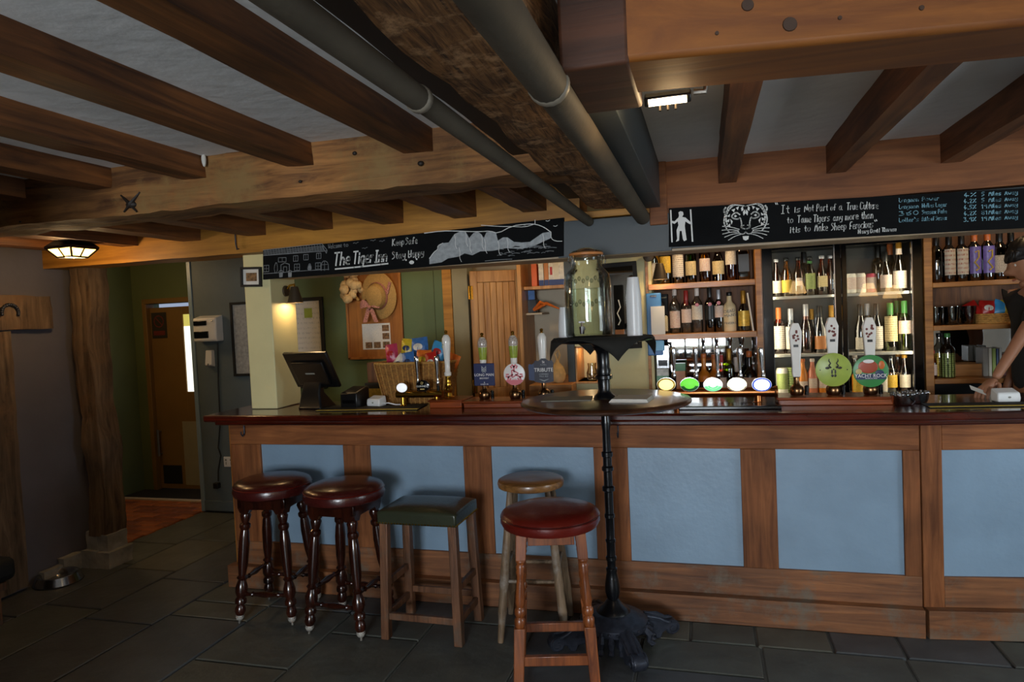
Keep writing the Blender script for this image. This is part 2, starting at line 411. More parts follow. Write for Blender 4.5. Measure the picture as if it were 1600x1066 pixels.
# ================================================================== THE SETTING
CEIL = 2.38
fl = MB().box(-5.7, 3.5, -4.0, 5.9, -.12, -.014).build('floor', 'mortar', smooth=False); struct(fl)
def flag(x0, x1, y0, y1, mat, name='flagstone', top=0.0, h=.013, gap=.006):
    b = MB(); e = .006; j = lambda: random.uniform(-.0012, .0008)
    x0 += gap; x1 -= gap; y0 += gap; y1 -= gap
    lo = [(x0, y0, -h), (x1, y0, -h), (x1, y1, -h), (x0, y1, -h)]
    mi = [(x, y, top-.005) for x, y, _ in lo]
    hi = [(x0+e, y0+e, top+j()), (x1-e, y0+e, top+j()), (x1-e, y1-e, top+j()), (x0+e, y1-e, top+j())]
    b.loft([lo, mi, hi]); o = b.build(name, mat, smooth=False)
    o.parent = fl; o.matrix_parent_inverse = fl.matrix_basis.inverted(); return o
cols = [-4.36, -3.93, -3.5, -3.02, -2.5, -1.96, -1.45, -.9, -.35, .205, .82, 1.42, 2.0, 2.7, 3.5]
FM = ['flag_stone', 'flag_stone', 'flag_warm', 'flag_grey']
for i in range(len(cols)-1):
    y = -4.0 + random.uniform(0, .2); x0, x1 = cols[i], cols[i+1]
    end = 5.08 if x1 < -2.8 else 3.40
    ys = [.9 if x1 < -2.2 else -4.0]
    while end-ys[-1] > .95: ys.append(ys[-1]+random.choice([.42, .55, .6, .72, .85]))
    ys.append(end)
    for a, b in zip(ys, ys[1:]): flag(x0, x1, a, b, random.choice(FM))
bx = [-3.02, -2.5, -1.98, -1.3, -.75, -.12, .19, .53, .835, 1.25, 1.9, 2.6, 3.5]
for a, b in zip(bx, bx[1:]):
    flag(a, b, 3.40, 3.62 if b < 1 else 3.66, random.choice(FM))
y = 3.78; r = 0
while y < 5.36:
    x = -5.6 + (.11 if r % 2 else 0)
    while x < -4.45:
        flag(x, min(x+.22, -4.37), y, y+.11, random.choice(['terracotta', 'terracotta', 'terracotta_dark']), 'paving_brick', gap=.003); x += .22
    y += .11; r += 1
b = MB().box(-5.6, -4.37, 5.36, 5.41, -.014, .012); struct(b.build('trim_1', 'cream_grey', bev=.004))
b = MB().box(-5.6, -4.37, 5.41, 5.9, -.014, .004); struct(b.build('floor_mat', 'mat_black'))

struct(MB().box(-5.7, 3.5, -4.0, 5.9, CEIL, CEIL+.1).build('ceiling', 'ceiling_white', smooth=False))
# ---- walls; windows in the walls behind and beside the camera let the daylight in
def window(name, cx, y, z0, z1, w, X):
    """casement of two lights with glazing bars; X turns it into its wall"""
    e = bpy.data.objects.new(name, None); COL.objects.link(e); e.matrix_world = X; e['kind'] = 'structure'
    f = MB(); t = .05
    f.box(-w/2, w/2, -.04, .04, z0, z0+t); f.box(-w/2, w/2, -.04, .04, z1-t, z1)
    for x in (-w/2, -t/2, w/2-t): f.box(x, x+t, -.04, .04, z0+t, z1-t)
    f.build('window_frame', 'cream_paint', e, smooth=False)
    for s in (-1, 1):
        g = MB(); g.box(min(s*t/2, s*(w/2-t)), max(s*t/2, s*(w/2-t)), -.004, .004, z0+t, z1-t); g.build('pane', 'day_pane', e, smooth=False)
    return e
def wall_with_holes(name, a, b, holes, X, mat, t=.12):
    """wall along local x from a to b with window holes (x0,x1,z0,z1)"""
    m = MB(); xs = a
    for x0, x1, z0, z1 in holes:
        m.box(xs, x0, 0, t, 0, CEIL, 0, X); m.box(x0, x1, 0, t, 0, z0, 0, X); m.box(x0, x1, 0, t, z1, CEIL, 0, X); xs = x1
    m.box(xs, b, 0, t, 0, CEIL, 0, X); return struct(m.build(name, mat, smooth=False))
wall_with_holes('wall_front', -2.2, 3.5, [(-1.15, .45, .8, 2.15)], T3(0, -4.12, 0), 'wall_room')
window('window_1', 0, 0, .8, 2.15, 1.6, T3(-.35, -4.04, 0))
struct(MB().box(-4.5, -2.15, -4.0, .9, 0, CEIL).build('wall_chimney', 'wall_grey', smooth=False))
wall_with_holes('wall_right', -4.12, 5.25, [(1.3, 2.9, .75, 1.95)], T3(3.62, 0, 0) @ RZ(PI/2), 'wall_room')
window('window_2', 0, 0, .75, 1.95, 1.6, T3(3.54, 2.1, 0) @ RZ(PI/2))
wl = struct(MB().box(-4.5, -4.3, .9, 3.93, 0, CEIL).build('wall_left', 'wall_grey', smooth=False))
def on_wall(o, w): o.parent = w; o.matrix_parent_inverse = w.matrix_basis.inverted(); return o
def timber(name, mat, x0, x1, y0, y1, z0, z1, amp, seed, w):
    o = MB().box(x0, x1, y0, y1, z0, z1).build(name, mat); rough_up(o, amp, seed, 4); return on_wall(o, w)
timber('timber_rail', 'post_wood', -4.33, -4.255, 2.2, 3.66, 1.68, 1.90, .012, 3, wl)
timber('timber_stud', 'post_wood', -4.33, -4.26, 3.10, 3.36, .02, 1.67, .014, 5, wl)
timber('timber_stud', 'post_wood', -4.33, -4.26, 1.7, 1.95, .02, 2.3, .014, 6, wl)
pl = MB()
for i in range(14):
    a = PI*(i/13)*1.15-.25
    pl.ball((-4.245, 3.36+.055*math.cos(a), 1.79+.05*math.sin(a)), .011, 8, 5)
tag(pl.build('horseshoe_plaque', 'iron_relief'), 'small dark iron plaque on timber rail of grey plaster wall', 'plaque')
struct(MB().box(-4.37, -3.40, 5.1, 5.25, 0, CEIL).build('wall_back', 'wall_slate', bev=.01))
struct(MB().box(-3.40, -1.98, 5.1, 5.25, 0, CEIL).build('wall_back.001', 'wall_green', smooth=False))
struct(MB().box(-1.98, 3.5, 5.30, 5.42, 0, CEIL).build('wall_back.002', 'cream_grey', smooth=False))
struct(MB().box(-4.38, -4.34, 5.09, 5.20, 0, CEIL).build('trim_2', 'panel_blue', bev=.004))
struct(MB().box(-4.34, -3.4, 5.085, 5.1, .01, .10).build('baseboard_back', 'wall_slate', bev=.004))
struct(MB().box(-2.06, -2.055, 5.094, 5.1, .9, CEIL).build('trim_3', 'wall_olive', smooth=False))
struct(MB().box(-5.7, -5.6, 3.66, 5.9, 0, CEIL).build('wall_passage', 'wall_olive', smooth=False))
struct(MB().box(-5.7, -4.33, 3.60, 3.755, 0, CEIL).build('wall_passage.001', 'wall_slate', smooth=False))
struct(MB().box(-5.6, -5.44, 5.72, 5.9, 0, CEIL).box(-5.44, -4.37, 5.72, 5.9, 1.90, CEIL).box(-4.76, -4.3, 5.72, 5.9, 0, CEIL).build('wall_passage.002', 'wall_olive', smooth=False))
dr = bpy.data.objects.new('door_1', None); COL.objects.link(dr); dr.location = (-5.12, 5.76, 0); dr['kind'] = 'structure'
# door with a tall vision panel and kick plates
f = MB(); f.box(-.31, .08, 0, .045, .01, 1.86); f.box(.22, .31, 0, .045, .01, 1.86); f.box(.08, .22, 0, .045, .01, 1.00); f.box(.08, .22, 0, .045, 1.78, 1.86)
f.build('door_leaf', 'door_brown', dr, bev=.003)
MB().box(.08, .22, .015, .03, 1.00, 1.66).build('pane', 'day_pane', dr, smooth=False)
MB().box(.08, .22, .015, .03, 1.66, 1.78).build('pane', 'day_yellow', dr, smooth=False)
MB().box(-.27, -.04, -.004, 0, .06, .25).build('kick_plate', 'black_matt', dr, bev=.002)
MB().box(.0, .29, -.004, 0, .05, .70).build('push_plate', 'jamb_grey', dr, bev=.002)
MB().tube([(-.27, -.045, .35), (-.27, -.045, .62)], .012).tube([(-.27, 0, .37), (-.27, -.045, .37)], .008).tube([(-.27, 0, .6), (-.27, -.045, .6)], .008).build('door_handle', 'steel_worn', dr)
f = MB(); f.box(-.36, -.31, -.05, .06, 0, 1.9); f.box(.31, .36, -.05, .06, 0, 1.9); f.box(-.36, .36, -.05, .06, 1.9, 1.95); f.build('door_frame', 'door_brown', dr, bev=.004)
sg = thing('warning_sign', 'dim round-symbol notice on the brown passage door', 'sign', (-5.32, 5.752, 1.55))
MB().box(-.09, .09, 0, .006, 0, .26).build('plate', 'door_dark', sg, bev=.002)
b = MB()
for i in range(24):
    a = 2*PI*i/24; c = 2*PI*(i+1)/24
    b.add([(.05*math.cos(a), -.001, .17+.05*math.sin(a)), (.05*math.cos(c), -.001, .17+.05*math.sin(c)), (.062*math.cos(c), -.001, .17+.062*math.sin(c)), (.062*math.cos(a), -.001, .17+.062*math.sin(a))], [(0, 1, 2, 3)])
b.box(-.05, .05, -.002, 0, .165, .175, 0, T3(0, 0, .17) @ RY(.78) @ T3(0, 0, -.17)); b.box(-.07, .07, -.002, 0, .03, .075)
b.build('symbol', 'book_maroon', sg, smooth=False)
# passage ceiling lamp (behind the lintel) that lights the terracotta floor
pl = thing('passage_lamp', 'round ceiling lamp over the brick passage floor', 'lamp', (-4.95, 4.5, CEIL))
MB().lathe([(.10, 0), (.11, -.02), (.10, -.03)], 20).build('base', 'white_plastic', pl)
MB().lathe([(.095, -.03), (.09, -.06), (.05, -.085), (.001, -.09)], 20).build('lamp_shade', 'bulb_warm', pl)
point_light('passage_bulb', (-4.95, 4.5, 2.2), 6, WARM, .08)

# ---- beams and joists
def beam(name, mat, x0, x1, y0, y1, z0, z1, amp=.004, seed=1, rz=0, cuts=4, bev=0, label=None):
    cx, cy = (x0+x1)/2, (y0+y1)/2
    o = MB().box(x0, x1, y0, y1, z0, z1, 0, T3(cx, cy, 0) @ RZ(rz) @ T3(-cx, -cy, 0)).build(name, mat, bev=bev)
    if amp: rough_up(o, amp, seed, cuts, 4.5)
    struct(o); return o
near = [(-1.127, -1.004), (-1.645, -1.535), (-2.182, -2.066), (-2.68, -2.565), (-3.2, -3.08), (-3.72, -3.6), (-4.2, -4.09)]
for i, (a, c) in enumerate(near): beam('ceiling_joist', 'joist_dark', a, c, .88 if a < -2.1 else -4.0, 2.56, 2.29, CEIL+.03, .006, i)
for i, x in enumerate((-3.98, -3.5, -3.02, -2.55, -2.09, -1.64, -1.2, -.8)): beam('ceiling_joist', 'joist_dark', x-.13, x, 2.78, 3.66, 2.185, CEIL+.03, .005, i+20)
for i, x in enumerate((.09, .59, 1.08, 1.62, 2.2, 2.8)): beam('ceiling_joist', 'joist_red', x, x+.085, 1.5, 3.67, 2.245, CEIL+.03, .004, i+40)
cb = beam('ceiling_beam', 'old_beam', -4.35, -.5, 2.55, 2.80, 2.165, CEIL+.04, .022, 11, cuts=6)
for k, (px, py, r) in enumerate([(207, 320, .022), (555, 240, .010), (658, 256, .013), (470, 284, .008), (33, 347, .006)]):
    p = U(px, py, 2.545); b = MB()
    b.ball((p.x, 2.540, p.z), r, 10, 6, 0, (1.3 if k == 0 else 1, .8, .8))
    if k == 0: b.tube([(p.x-.05, 2.535, p.z+.045), (p.x, 2.532, p.z), (p.x+.055, 2.535, p.z+.05)], [.004, .012, .004], 6); b.tube([(p.x-.04, 2.535, p.z-.03), (p.x, 2.532, p.z), (p.x+.03, 2.535, p.z-.035)], [.004, .01, .004], 6)
    o = b.build('peg_hole', 'dark_stain_shade'); on_wall(o, cb)
p = U(321, 250, 2.54); o = MB().ball((p.x, 2.53, p.z), .02, 10, 6, 0, (.5, .5, 1.6)).build('plaster_patch', 'mortar_white'); on_wall(o, cb)
beam('ceiling_beam', 'bark_beam', -.545, -.315, -4.0, 3.66, 2.165, CEIL+.04, .02, 17, cuts=6)
struct(MB().box(-.31, -.20, 1.66, 3.66, 2.15, CEIL).build('trim_4', 'slate_paint', bev=.003))
fy = lambda x: 1.375+.145*(x+.12); gy = lambda x: 1.595+.12*(x+.11)
struct(MB().hexa([(-.15, fy(-.15), 2.12), (3.5, fy(3.5), 2.12), (3.5, gy(3.5), 2.12), (-.15, gy(-.15), 2.12), (-.15, fy(-.15), CEIL+.04), (3.5, fy(3.5), CEIL+.04), (3.5, gy(3.5), CEIL+.04), (-.15, gy(-.15), CEIL+.04)]).build('ceiling_beam', 'pine_big', bev=.012))
beam('ceiling_beam', 'pine_box', -.262, -.125, 1.37, 1.69, 2.115, CEIL+.04, 0, 1, bev=.008)
pb = bpy.data.objects[-1] if False else None
for px, py, r in [(1168, 8, .012), (1234, 38, .014), (1312, 28, .004), (1120, 52, .004), (1440, 12, .005)]:
    q_ = U(px, py, 1.42); p = U(px, py, fy(q_.x)); o = MB().lathe([(r, 0), (r*.9, .003), (.001, .003)], 14, T3(p.x, fy(p.x)+.0005, p.z) @ RZ(.144) @ RX(PI/2)).build('timber_knot', 'knot_stain'); on_wall(o, bpy.data.objects['ceiling_beam.002'])
# pine wall-plate above the bar and the painted fascia under it
beam('ceiling_beam', 'pine_beam', -4.35, -.62, 3.655, 3.90, 2.085, CEIL+.04, .006, 23, cuts=5)
beam('ceiling_beam', 'pine_beam', -.64, -.24, 3.64, 3.90, 2.125, 2.16, 0, 2, bev=.003)
beam('ceiling_beam', 'pine_red', -.165, 3.5, 3.655, 3.90, 2.118, CEIL+.04, .003, 29, cuts=5)
struct(MB().box(-.255, -.165, 3.63, 3.68, 2.06, CEIL).build('trim_5', 'pine_red', bev=.004))
beam('ceiling_joist', 'dark_stain_shade', -.68, -.548, 1.0, 3.66, 2.24, CEIL+.03, .008, 51)  # added joist; its dark colour stands in for shade in the gap by the beam
fa = MB().box(-2.565, 3.5, 3.662, 3.90, 1.935, 2.11, 0).box(-2.565, 3.5, 3.655, 3.905, 1.922, 1.936, 1)
struct(fa.build('bulkhead', ['slate_paint', 'fascia_soffit'], bev=.003))
# timber post with its rubble footing
po = thing('timber_post', 'weathered upright oak post on rough stone footing by the passage', 'post', (-4.14, 3.86, 0))
r = []
for k in range(15):
    z = .22+k*(2.09-.22)/14; w = .070+.008*math.sin(k*1.7)+(.012 if k > 11 else 0); ox = .015*math.sin(k*.55)+(-.01 if k > 9 else .015*(1-k/14)); d = .085+.008*math.cos(k*1.3)
    r.append([(ox-w, -d, z), (ox-w*.2, -d*1.08, z), (ox+w, -d*.95, z), (ox+w*1.06, 0, z), (ox+w, d, z), (ox-w, d, z)])
o = MB().loft(r).build('shaft', 'post_wood', po); rough_up(o, .010, 9, 3, 9)
st = [(-.11, .02, -.12, .10, 0, .12), (.02, .13, -.115, .09, 0, .11), (-.085, .015, -.095, .08, .115, .25), (.015, .10, -.09, .08, .105, .225), (-.155, -.10, -.26, -.10, 0, .11), (-.155, -.11, -.40, -.25, 0, .07)]
for i, s_ in enumerate(st):
    o = MB().box(*s_).build('footing_stone', 'stone_rubble', po); rough_up(o, .012, i+2, 3, 14)
# pipes along the rough beam
for X_, lab, jy, pr_ in ((-.57, 'long grey-brown pipe on the far-left side of the bark beam', 1.40, .027), (-.292, 'long grey-brown pipe running close to the boxed pine beam', 1.42, .041)):
    p = thing('ceiling_pipe', lab, 'pipe', (X_, 0, 2.105), group='pipes under the ceiling')
    MB().tube([(0, -4.0, 0), (0, jy, 0)], pr_, 18).tube([(0, jy, 0), (0, 3.63, 0)], pr_*.92, 18).build('pipe', 'pipe_grey', p)
    MB().lathe([(pr_, 0), (pr_+.003, .004), (pr_+.003, .02), (pr_*.95, .026)], 18, T3(0, jy-.03, 0) @ RX(-PI/2)).build('collar', 'pipe_collar', p)
# ================================================================== THE BAR
BF = 3.66
def barX(px, py=780): return U(px, py, BF).x
zt, zb = .897, .283        # panel opening, top and bottom
bar = thing('bar_counter', 'long oak-framed bar front with pale blue panels behind the stools', 'bar', (-2.88, 3.66, 0))
pans = [(411, 540), (581, 727), (770, 930), (983, 1159), (1214, 1412)]
px_ = [(barX(a), barX(c)) for a, c in pans]
W = lambda mb, n, m, **k: mb.build(n, m, bar, world=True, bev=.003, **k)
XL, XR = -2.90, .968
W(MB().box(XL, XR, BF, BF+.04, zt, 1.05), 'top_rail', 'oak_x')
edges = [XL]+[x for p in px_ for x in p]+[XR]
for i in range(0, len(edges), 2):
    W(MB().box(edges[i], edges[i+1], BF-.001, BF+.04, zb, zt), 'stile', 'oak_z')
for i in range(5):
    W(MB().box(px_[i][0]-.004, px_[i][1]+.004, BF+.016, BF+.03, zb-.004, zt+.004), 'panel', 'panel_blue')
W(MB().box(XL, XR, BF, BF+.04, .135, zb), 'bottom_rail', 'oak_scuffed')
W(MB().box(XL-.04, XR-.002, 3.61, BF+.04, 0, .138), 'plinth', 'oak_scuffed')
W(MB().box(XL-.012, XL, BF+.005, 4.12, .0, 1.05), 'end_panel', 'oak_end')
for hx in (383, 966):
    p = U(hx, 672, BF-.002); q = (p.x, BF-.002, p.z)
    W(MB().tube([(p.x, BF, p.z+.035), (p.x, BF-.012, p.z+.03), (p.x, BF-.012, p.z-.02), (p.x, BF-.03, p.z-.035), (p.x, BF-.042, p.z-.02), (p.x, BF-.043, p.z-.005)], .0045, 6), 'hook', 'iron_relief')
# second length of the bar, turned a little away
A7 = math.radians(6.8)
bar2 = thing('bar_counter', 'shorter oak-framed bar length with brighter blue panel, past the corner', 'bar', (.972, 3.66, 0), A7)
W2 = lambda mb, n, m: mb.build(n, m, bar2, bev=.003)
W2(MB().box(0, .093, -.004, .04, .135, 1.05), 'stile', 'oak_z')
W2(MB().box(.095, 2.4, 0, .04, zt, 1.05), 'top_rail', 'oak_x')
for a, c in ((.098, .80), (.92, 1.62)): W2(MB().box(a-.004, c+.004, .016, .03, zb-.004, zt+.004), 'panel', 'panel_blue')
W2(MB().box(.80, .92, -.001, .04, zb, zt), 'stile', 'oak_z'); W2(MB().box(1.62, 2.4, -.001, .04, zb, zt), 'stile', 'oak_z')
W2(MB().box(.094, 2.4, 0, .04, .135, zb), 'bottom_rail', 'oak_scuffed')
W2(MB().box(.003, 2.4, -.05, .04, 0, .138), 'plinth', 'oak_scuffed')
# worktop: one continuous slab with the bend
def slab(off, back, z0, z1, xl):
    c7, s7 = math.cos(A7), math.sin(A7); y0 = 3.66-off
    c = (.972+off*math.tan(A7/2), y0); e = (c[0]+2.4*c7, c[1]+2.4*s7)
    poly = [(xl, y0), c, e, (e[0], e[1]+back+off), (c[0], 3.66+back), (xl, 3.66+back)]
    n = len(poly); return MB().add([(x, y, z0) for x, y in poly]+[(x, y, z1) for x, y in poly], [tuple(range(n)), tuple(range(n, 2*n))]+[(i, (i+1) % n, (i+1) % n+n, i+n) for i in range(n)])
bt = thing('bar_worktop', 'polished dark mahogany worktop running the length of the bar', 'bar top', (-.9, 3.8, 1.03))
slab(.14, .48, 1.058, 1.10, -2.98).build('slab', 'mahogany', bt, world=True, bev=.012, seg=3)
slab(.085, .46, 1.03, 1.058, -2.94).build('moulding', 'mahogany', bt, world=True, bev=.008, seg=2)

# ================================================================== CHALK BOARDS over the bar
GLY = {'a': '36 16 04 03 12 22 34|36 33 42', 'b': '09 02 22 33 35 26 05', 'c': '36 16 05 03 12 32', 'd': '36 16 05 03 12 22 34|39 32',
 'e': '04 34 35 26 16 05 03 12 32', 'f': '38 29 18 12|05 25', 'g': '36 16 05 03 12 22 34|36 31 20 00', 'h': '09 02|04 16 26 35 32',
 'i': '06 02|08 07', 'k': '09 02|36 04 32', 'l': '09 03 12', 'm': '06 02|05 16 25 22|25 36 45 42', 'n': '06 02|04 16 26 35 32',
 'o': '16 05 03 12 22 33 35 26 16', 'p': '06 00|05 16 26 35 33 22 02', 'r': '06 02|04 16 26', 's': '36 16 05 14 24 33 22 02',
 't': '18 13 22|06 26', 'u': '06 03 12 22 34|36 32', 'v': '06 12 26', 'w': '06 12 24 32 46', 'x': '06 32|36 02', 'y': '06 04 13 34|36 31 20 00',
 'A': '02 29 42|14 34', 'C': '48 29 19 07 04 12 32 43', 'D': '02 09 29 47 44 22 02', 'F': '02 09 39|05 25', 'H': '02 09|42 49|05 45', 'I': '09 29|19 12|02 22',
 'K': '02 09|39 05 42', 'L': '09 02 32', 'M': '02 19 25 39 42', 'N': '02 09 42 49', 'P': '02 09 29 38 36 25 05', 'S': '38 29 09 07 26 34 23 02', 'T': '09 49|29 22', 'W': '09 12 26 32 49',
 '0': '19 07 04 12 22 34 37 29 19', '1': '07 19 12', '2': '08 19 29 37 02 32', '3': '09 39 16 35 33 22 02', '4': '29 04 44|26 22', '5': '39 09 06 26 34 23 02',
 '6': '39 16 03 12 22 33 35 06', '8': '19 08 07 34 33 22 12 03 04 37 38 29 19', '9': '36 16 07 18 29 38 32', '%': '49 02|08 18|33 43', "'": '09 17', '"': '09 17|29 37', '.': '02 12'}
def glyph_strokes(txt):
    out = []; x = 0
    for ch in txt:
        if ch == ' ': x += 3; continue
        g = [[(int(t[0]), int(t[1])-2) for t in s.split()] for s in GLY[ch].split('|')]
        for s in g: out.append([(x+a, c) for a, c in s])
        x += max(a for s in g for a, _ in s)+1.7
    return out, max(x-1.5, 1)
def chaikin(p):
    if len(p) < 3: return p
    o = [p[0]]
    for a, c in zip(p, p[1:]): o += [(a[0]*.75+c[0]*.25, a[1]*.75+c[1]*.25), (a[0]*.25+c[0]*.75, a[1]*.25+c[1]*.75)]
    return o+[p[-1]]
class Chalk:
    """strokes and patches of chalk lying on the plane y = Y"""
    def __init__(s, Y): s.Y = Y; s.mb = MB()
    def P(s, px, py): return U(px, py, s.Y)
    def stroke(s, pts, w, smooth=True, closed=False):
        if closed: pts = list(pts)+[pts[0]]
        if smooth: pts = chaikin(pts)
        q = [s.P(*p) for p in pts]; w *= .0033/2
        for a, c in zip(q, q[1:]):
            d = c-a
            if d.length < 1e-6: continue
            d.normalize(); n = Vector((-d.z, 0, d.x))*w; a2 = a-d*w*.7; c2 = c+d*w*.7
            s.mb.add([a2+n, c2+n, c2-n, a2-n], [(0, 1, 2, 3)])
        return s
    def fill(s, pts, smooth=False):
        if smooth: pts = chaikin(list(pts)+[pts[0]])[:-1]
        s.mb.add([s.P(*p) for p in pts], [tuple(range(len(pts)))]); return s
    def text(s, txt, x0, y0, x1, y1, h, w, lean=0):
        """hand-written line from (x0,y0) to (x1,y1) on the baseline, capitals h px tall"""
        st, L = glyph_strokes(txt)
        for p in st: s.stroke([(x0+(x1-x0)*a/L+lean*c*h/7, y0+(y1-y0)*a/L-c*h/7) for a, c in p], w)
        return s
    def build(s, name, mat, parent): return s.mb.build(name, mat, parent, smooth=False, world=True)
BY = 3.640
b1 = thing('chalkboard', 'long black chalkboard reading The Tiger Inn above the bar', 'chalkboard', (-1.7, 3.64, 1.92))
vs = [U(411, 391.5, BY), U(881, 340, BY), U(881, 400.5, BY), U(411, 437, BY)]
def quad_board(par, q, d, mat, name='board'):
    n = [(v.x, v.y+d, v.z) for v in q]
    MB().add([tuple(v) for v in q]+n, [(0, 1, 2, 3), (4, 5, 6, 7), (0, 1, 5, 4), (1, 2, 6, 5), (2, 3, 7, 6), (3, 0, 4, 7)]).build(name, mat, par, world=True, smooth=False)
quad_board(b1, vs, .019, 'chalkboard')
CY = BY-.0015
lerp = lambda a, c, t: a+(c-a)*t
def ytop(x): return 391.5+(x-411)*(340-391.5)/470
k = Chalk(CY); 
k.text('The', 521, 415.5, 546, 412.5, 20, 2.7, .12); k.build('lettering', 'chalk_white', b1); k = Chalk(CY); k.text('Tiger', 551, 412.5, 582, 409.5, 19, 2.5, .1); k.build('lettering', 'chalk_white', b1); k = Chalk(CY); k.text('Inn', 586, 410, 604, 408, 18, 2.7, .1); k.build('lettering', 'chalk_white', b1); k = Chalk(CY); k.stroke([(524, 420.5), (563, 417), (606, 412)], 2.6); k.build('underline', 'chalk_white', b1); k = Chalk(CY)
k.text('Keep', 613, 384, 631, 382, 10, 1.5, .05); k.text('Safe', 634, 382, 652, 380, 10, 1.5, .05); k.build('lettering', 'chalk_white', b1); k = Chalk(CY); k.text('Stay', 613, 405, 633, 403, 11, 1.6, .05); k.text('Happy', 638, 402, 662, 399, 10, 1.5, .05)
k.build('lettering', 'chalk_white', b1); k = Chalk(CY)
k.fill([(639, 410), (641.5, 407), (645, 407), (647.5, 410), (645.5, 413), (641, 413)], True)
for x, y in ((634.5, 406.5), (639, 402), (646, 401.5), (651, 405)): k.fill([(x-1.6, y), (x, y-2), (x+1.6, y), (x, y+2)], True)
k.build('paw_print', 'chalk_white', b1)
k = Chalk(CY); k.text('Welcome', 513, 389, 534, 386, 7, 1.1); k.text('to', 537, 386, 544, 385, 6, 1.1)
for x, y in ((556, 381), (583, 377), (597, 378), (570, 389)): k.stroke([(x-4, y-1), (x-1, y-1.6), (x, y), (x+2, y-2), (x+4, y-2.4)], 1.0)
k.build('faint_lettering', 'chalk_dim', b1)
# drawing of the inn
k = Chalk(CY)
k.stroke([(411, 391), (503, 381)], 1.2, False); k.stroke([(503, 381), (511, 391), (510, 396), (503, 384)], 1.0, False); k.stroke([(411, 399.5), (511, 392)], 1.2, False)
for i in range(5): y = 392.5+i*1.6; k.stroke([(412, y), (460, y-4), (506, y-8.5)], .7)
for i in range(22): x = 414+i*4.3; k.stroke([(x, 391-(x-411)*.1), (x+1.5, 399-(x-411)*.085)], .5, False)
for x, y in ((441, 406), (462, 404), (478, 402), (498, 400)):
    w_, h_ = (6, 3) if x == 441 else (3.5, 4)
    k.stroke([(x-w_, y-h_), (x+w_, y-h_-.5), (x+w_, y+h_), (x-w_, y+h_+.5)], .9, False, True); k.stroke([(x, y-h_), (x, y+h_)], .6, False)
for x, y in ((416, 420), (464, 418), (497, 416)):
    k.stroke([(x-4, y-5), (x+4, y-5.5), (x+4, y+4.5), (x-4, y+5)], .9, False, True); k.stroke([(x, y-5), (x, y+5)], .6, False); k.stroke([(x-4, y), (x+4, y)], .6, False)
k.stroke([(439, 426), (439, 414), (445, 411), (452, 413), (452, 425)], 1.1, False); k.stroke([(443, 426), (443, 417), (448, 417), (448, 425)], .9, False)
k.stroke([(430, 427), (428, 418), (432, 408), (434, 420), (432, 427)], .9); k.stroke([(483, 423), (480, 420), (484, 410), (487, 419), (485, 423)], .9); k.fill([(482, 423), (480, 420), (484, 413), (487, 420), (485, 423)])
k.stroke([(502, 423), (502, 411), (507, 407), (513, 411), (513, 422)], 1.0); k.stroke([(502, 414), (513, 413)], .7, False); k.stroke([(507, 408), (507, 423)], .7, False)
k.stroke([(412, 428), (440, 426), (470, 423.5), (514, 421)], 1.0)
for x in (439, 453): k.fill([(x-3, 426), (x+3, 425.5), (x+2.5, 433), (x-2.5, 433.5)]); k.stroke([(x-3.5, 425), (x, 422), (x+3.5, 424.5)], 1.2)
k.build('inn_drawing', 'chalk_dim', b1)
# drawing of the white cliffs
k = Chalk(CY)
k.fill([(671, 413), (671, 404), (678, 394), (684, 390), (684, 384), (692, 380), (701, 379), (710, 366), (720, 361), (727, 361), (733, 372), (740, 364), (746, 362), (752, 366), (756, 372), (760, 363), (768, 361), (775, 364), (778, 376), (786, 371), (793, 371), (803, 378), (815, 379), (828, 378), (838, 371), (848, 364), (861, 362), (861, 372), (848, 378), (833, 385), (815, 389), (790, 388), (770, 392), (750, 393), (738, 399), (726, 396), (717, 401), (700, 404), (690, 410)])
k.build('cliff_drawing', 'chalk_grey', b1)
k = Chalk(CY-.0006)
k.stroke([(663, 364.5), (690, 361), (712, 361), (735, 362), (752, 362), (766, 361), (778, 365), (800, 353), (825, 350), (838, 350.5), (850, 355), (861, 363)], 1.3)
k.stroke([(752, 352), (780, 354), (800, 354), (820, 355), (836, 350)], 1.0); k.stroke([(836, 350), (836, 344)], 1.2, False)
for x, y in ((856, 346), (868, 354), (820, 352)): k.stroke([(x-3, y-1), (x, y), (x+3, y-2)], .9)
for x, y in ((710, 367), (727, 363), (733, 373), (752, 368), (757, 374), (778, 377), (792, 372), (848, 366), (717, 387)): k.stroke([(x, y), (x+2, y+8), (x+1, y+16), (x+4, y+22)], .9)
k.stroke([(671, 404), (678, 394), (684, 390), (684, 384), (692, 380)], 1.2); k.stroke([(861, 363), (861, 373), (868, 377), (878, 377)], 1.0)
k.build('chalk_outline', 'chalk_white', b1)
k = Chalk(CY)
random.seed(3)
for i in range(34):
    x = random.uniform(776, 858); y = 391+(x-776)*(-.09)+random.uniform(-3, 11); L = random.uniform(5, 13); k.stroke([(x, y), (x+L*.4, y-1.4), (x+L, y-.8)], .9)
k.stroke([(758, 408), (775, 406), (800, 405)], 1); k.build('sea_drawing', 'chalk_dim', b1)
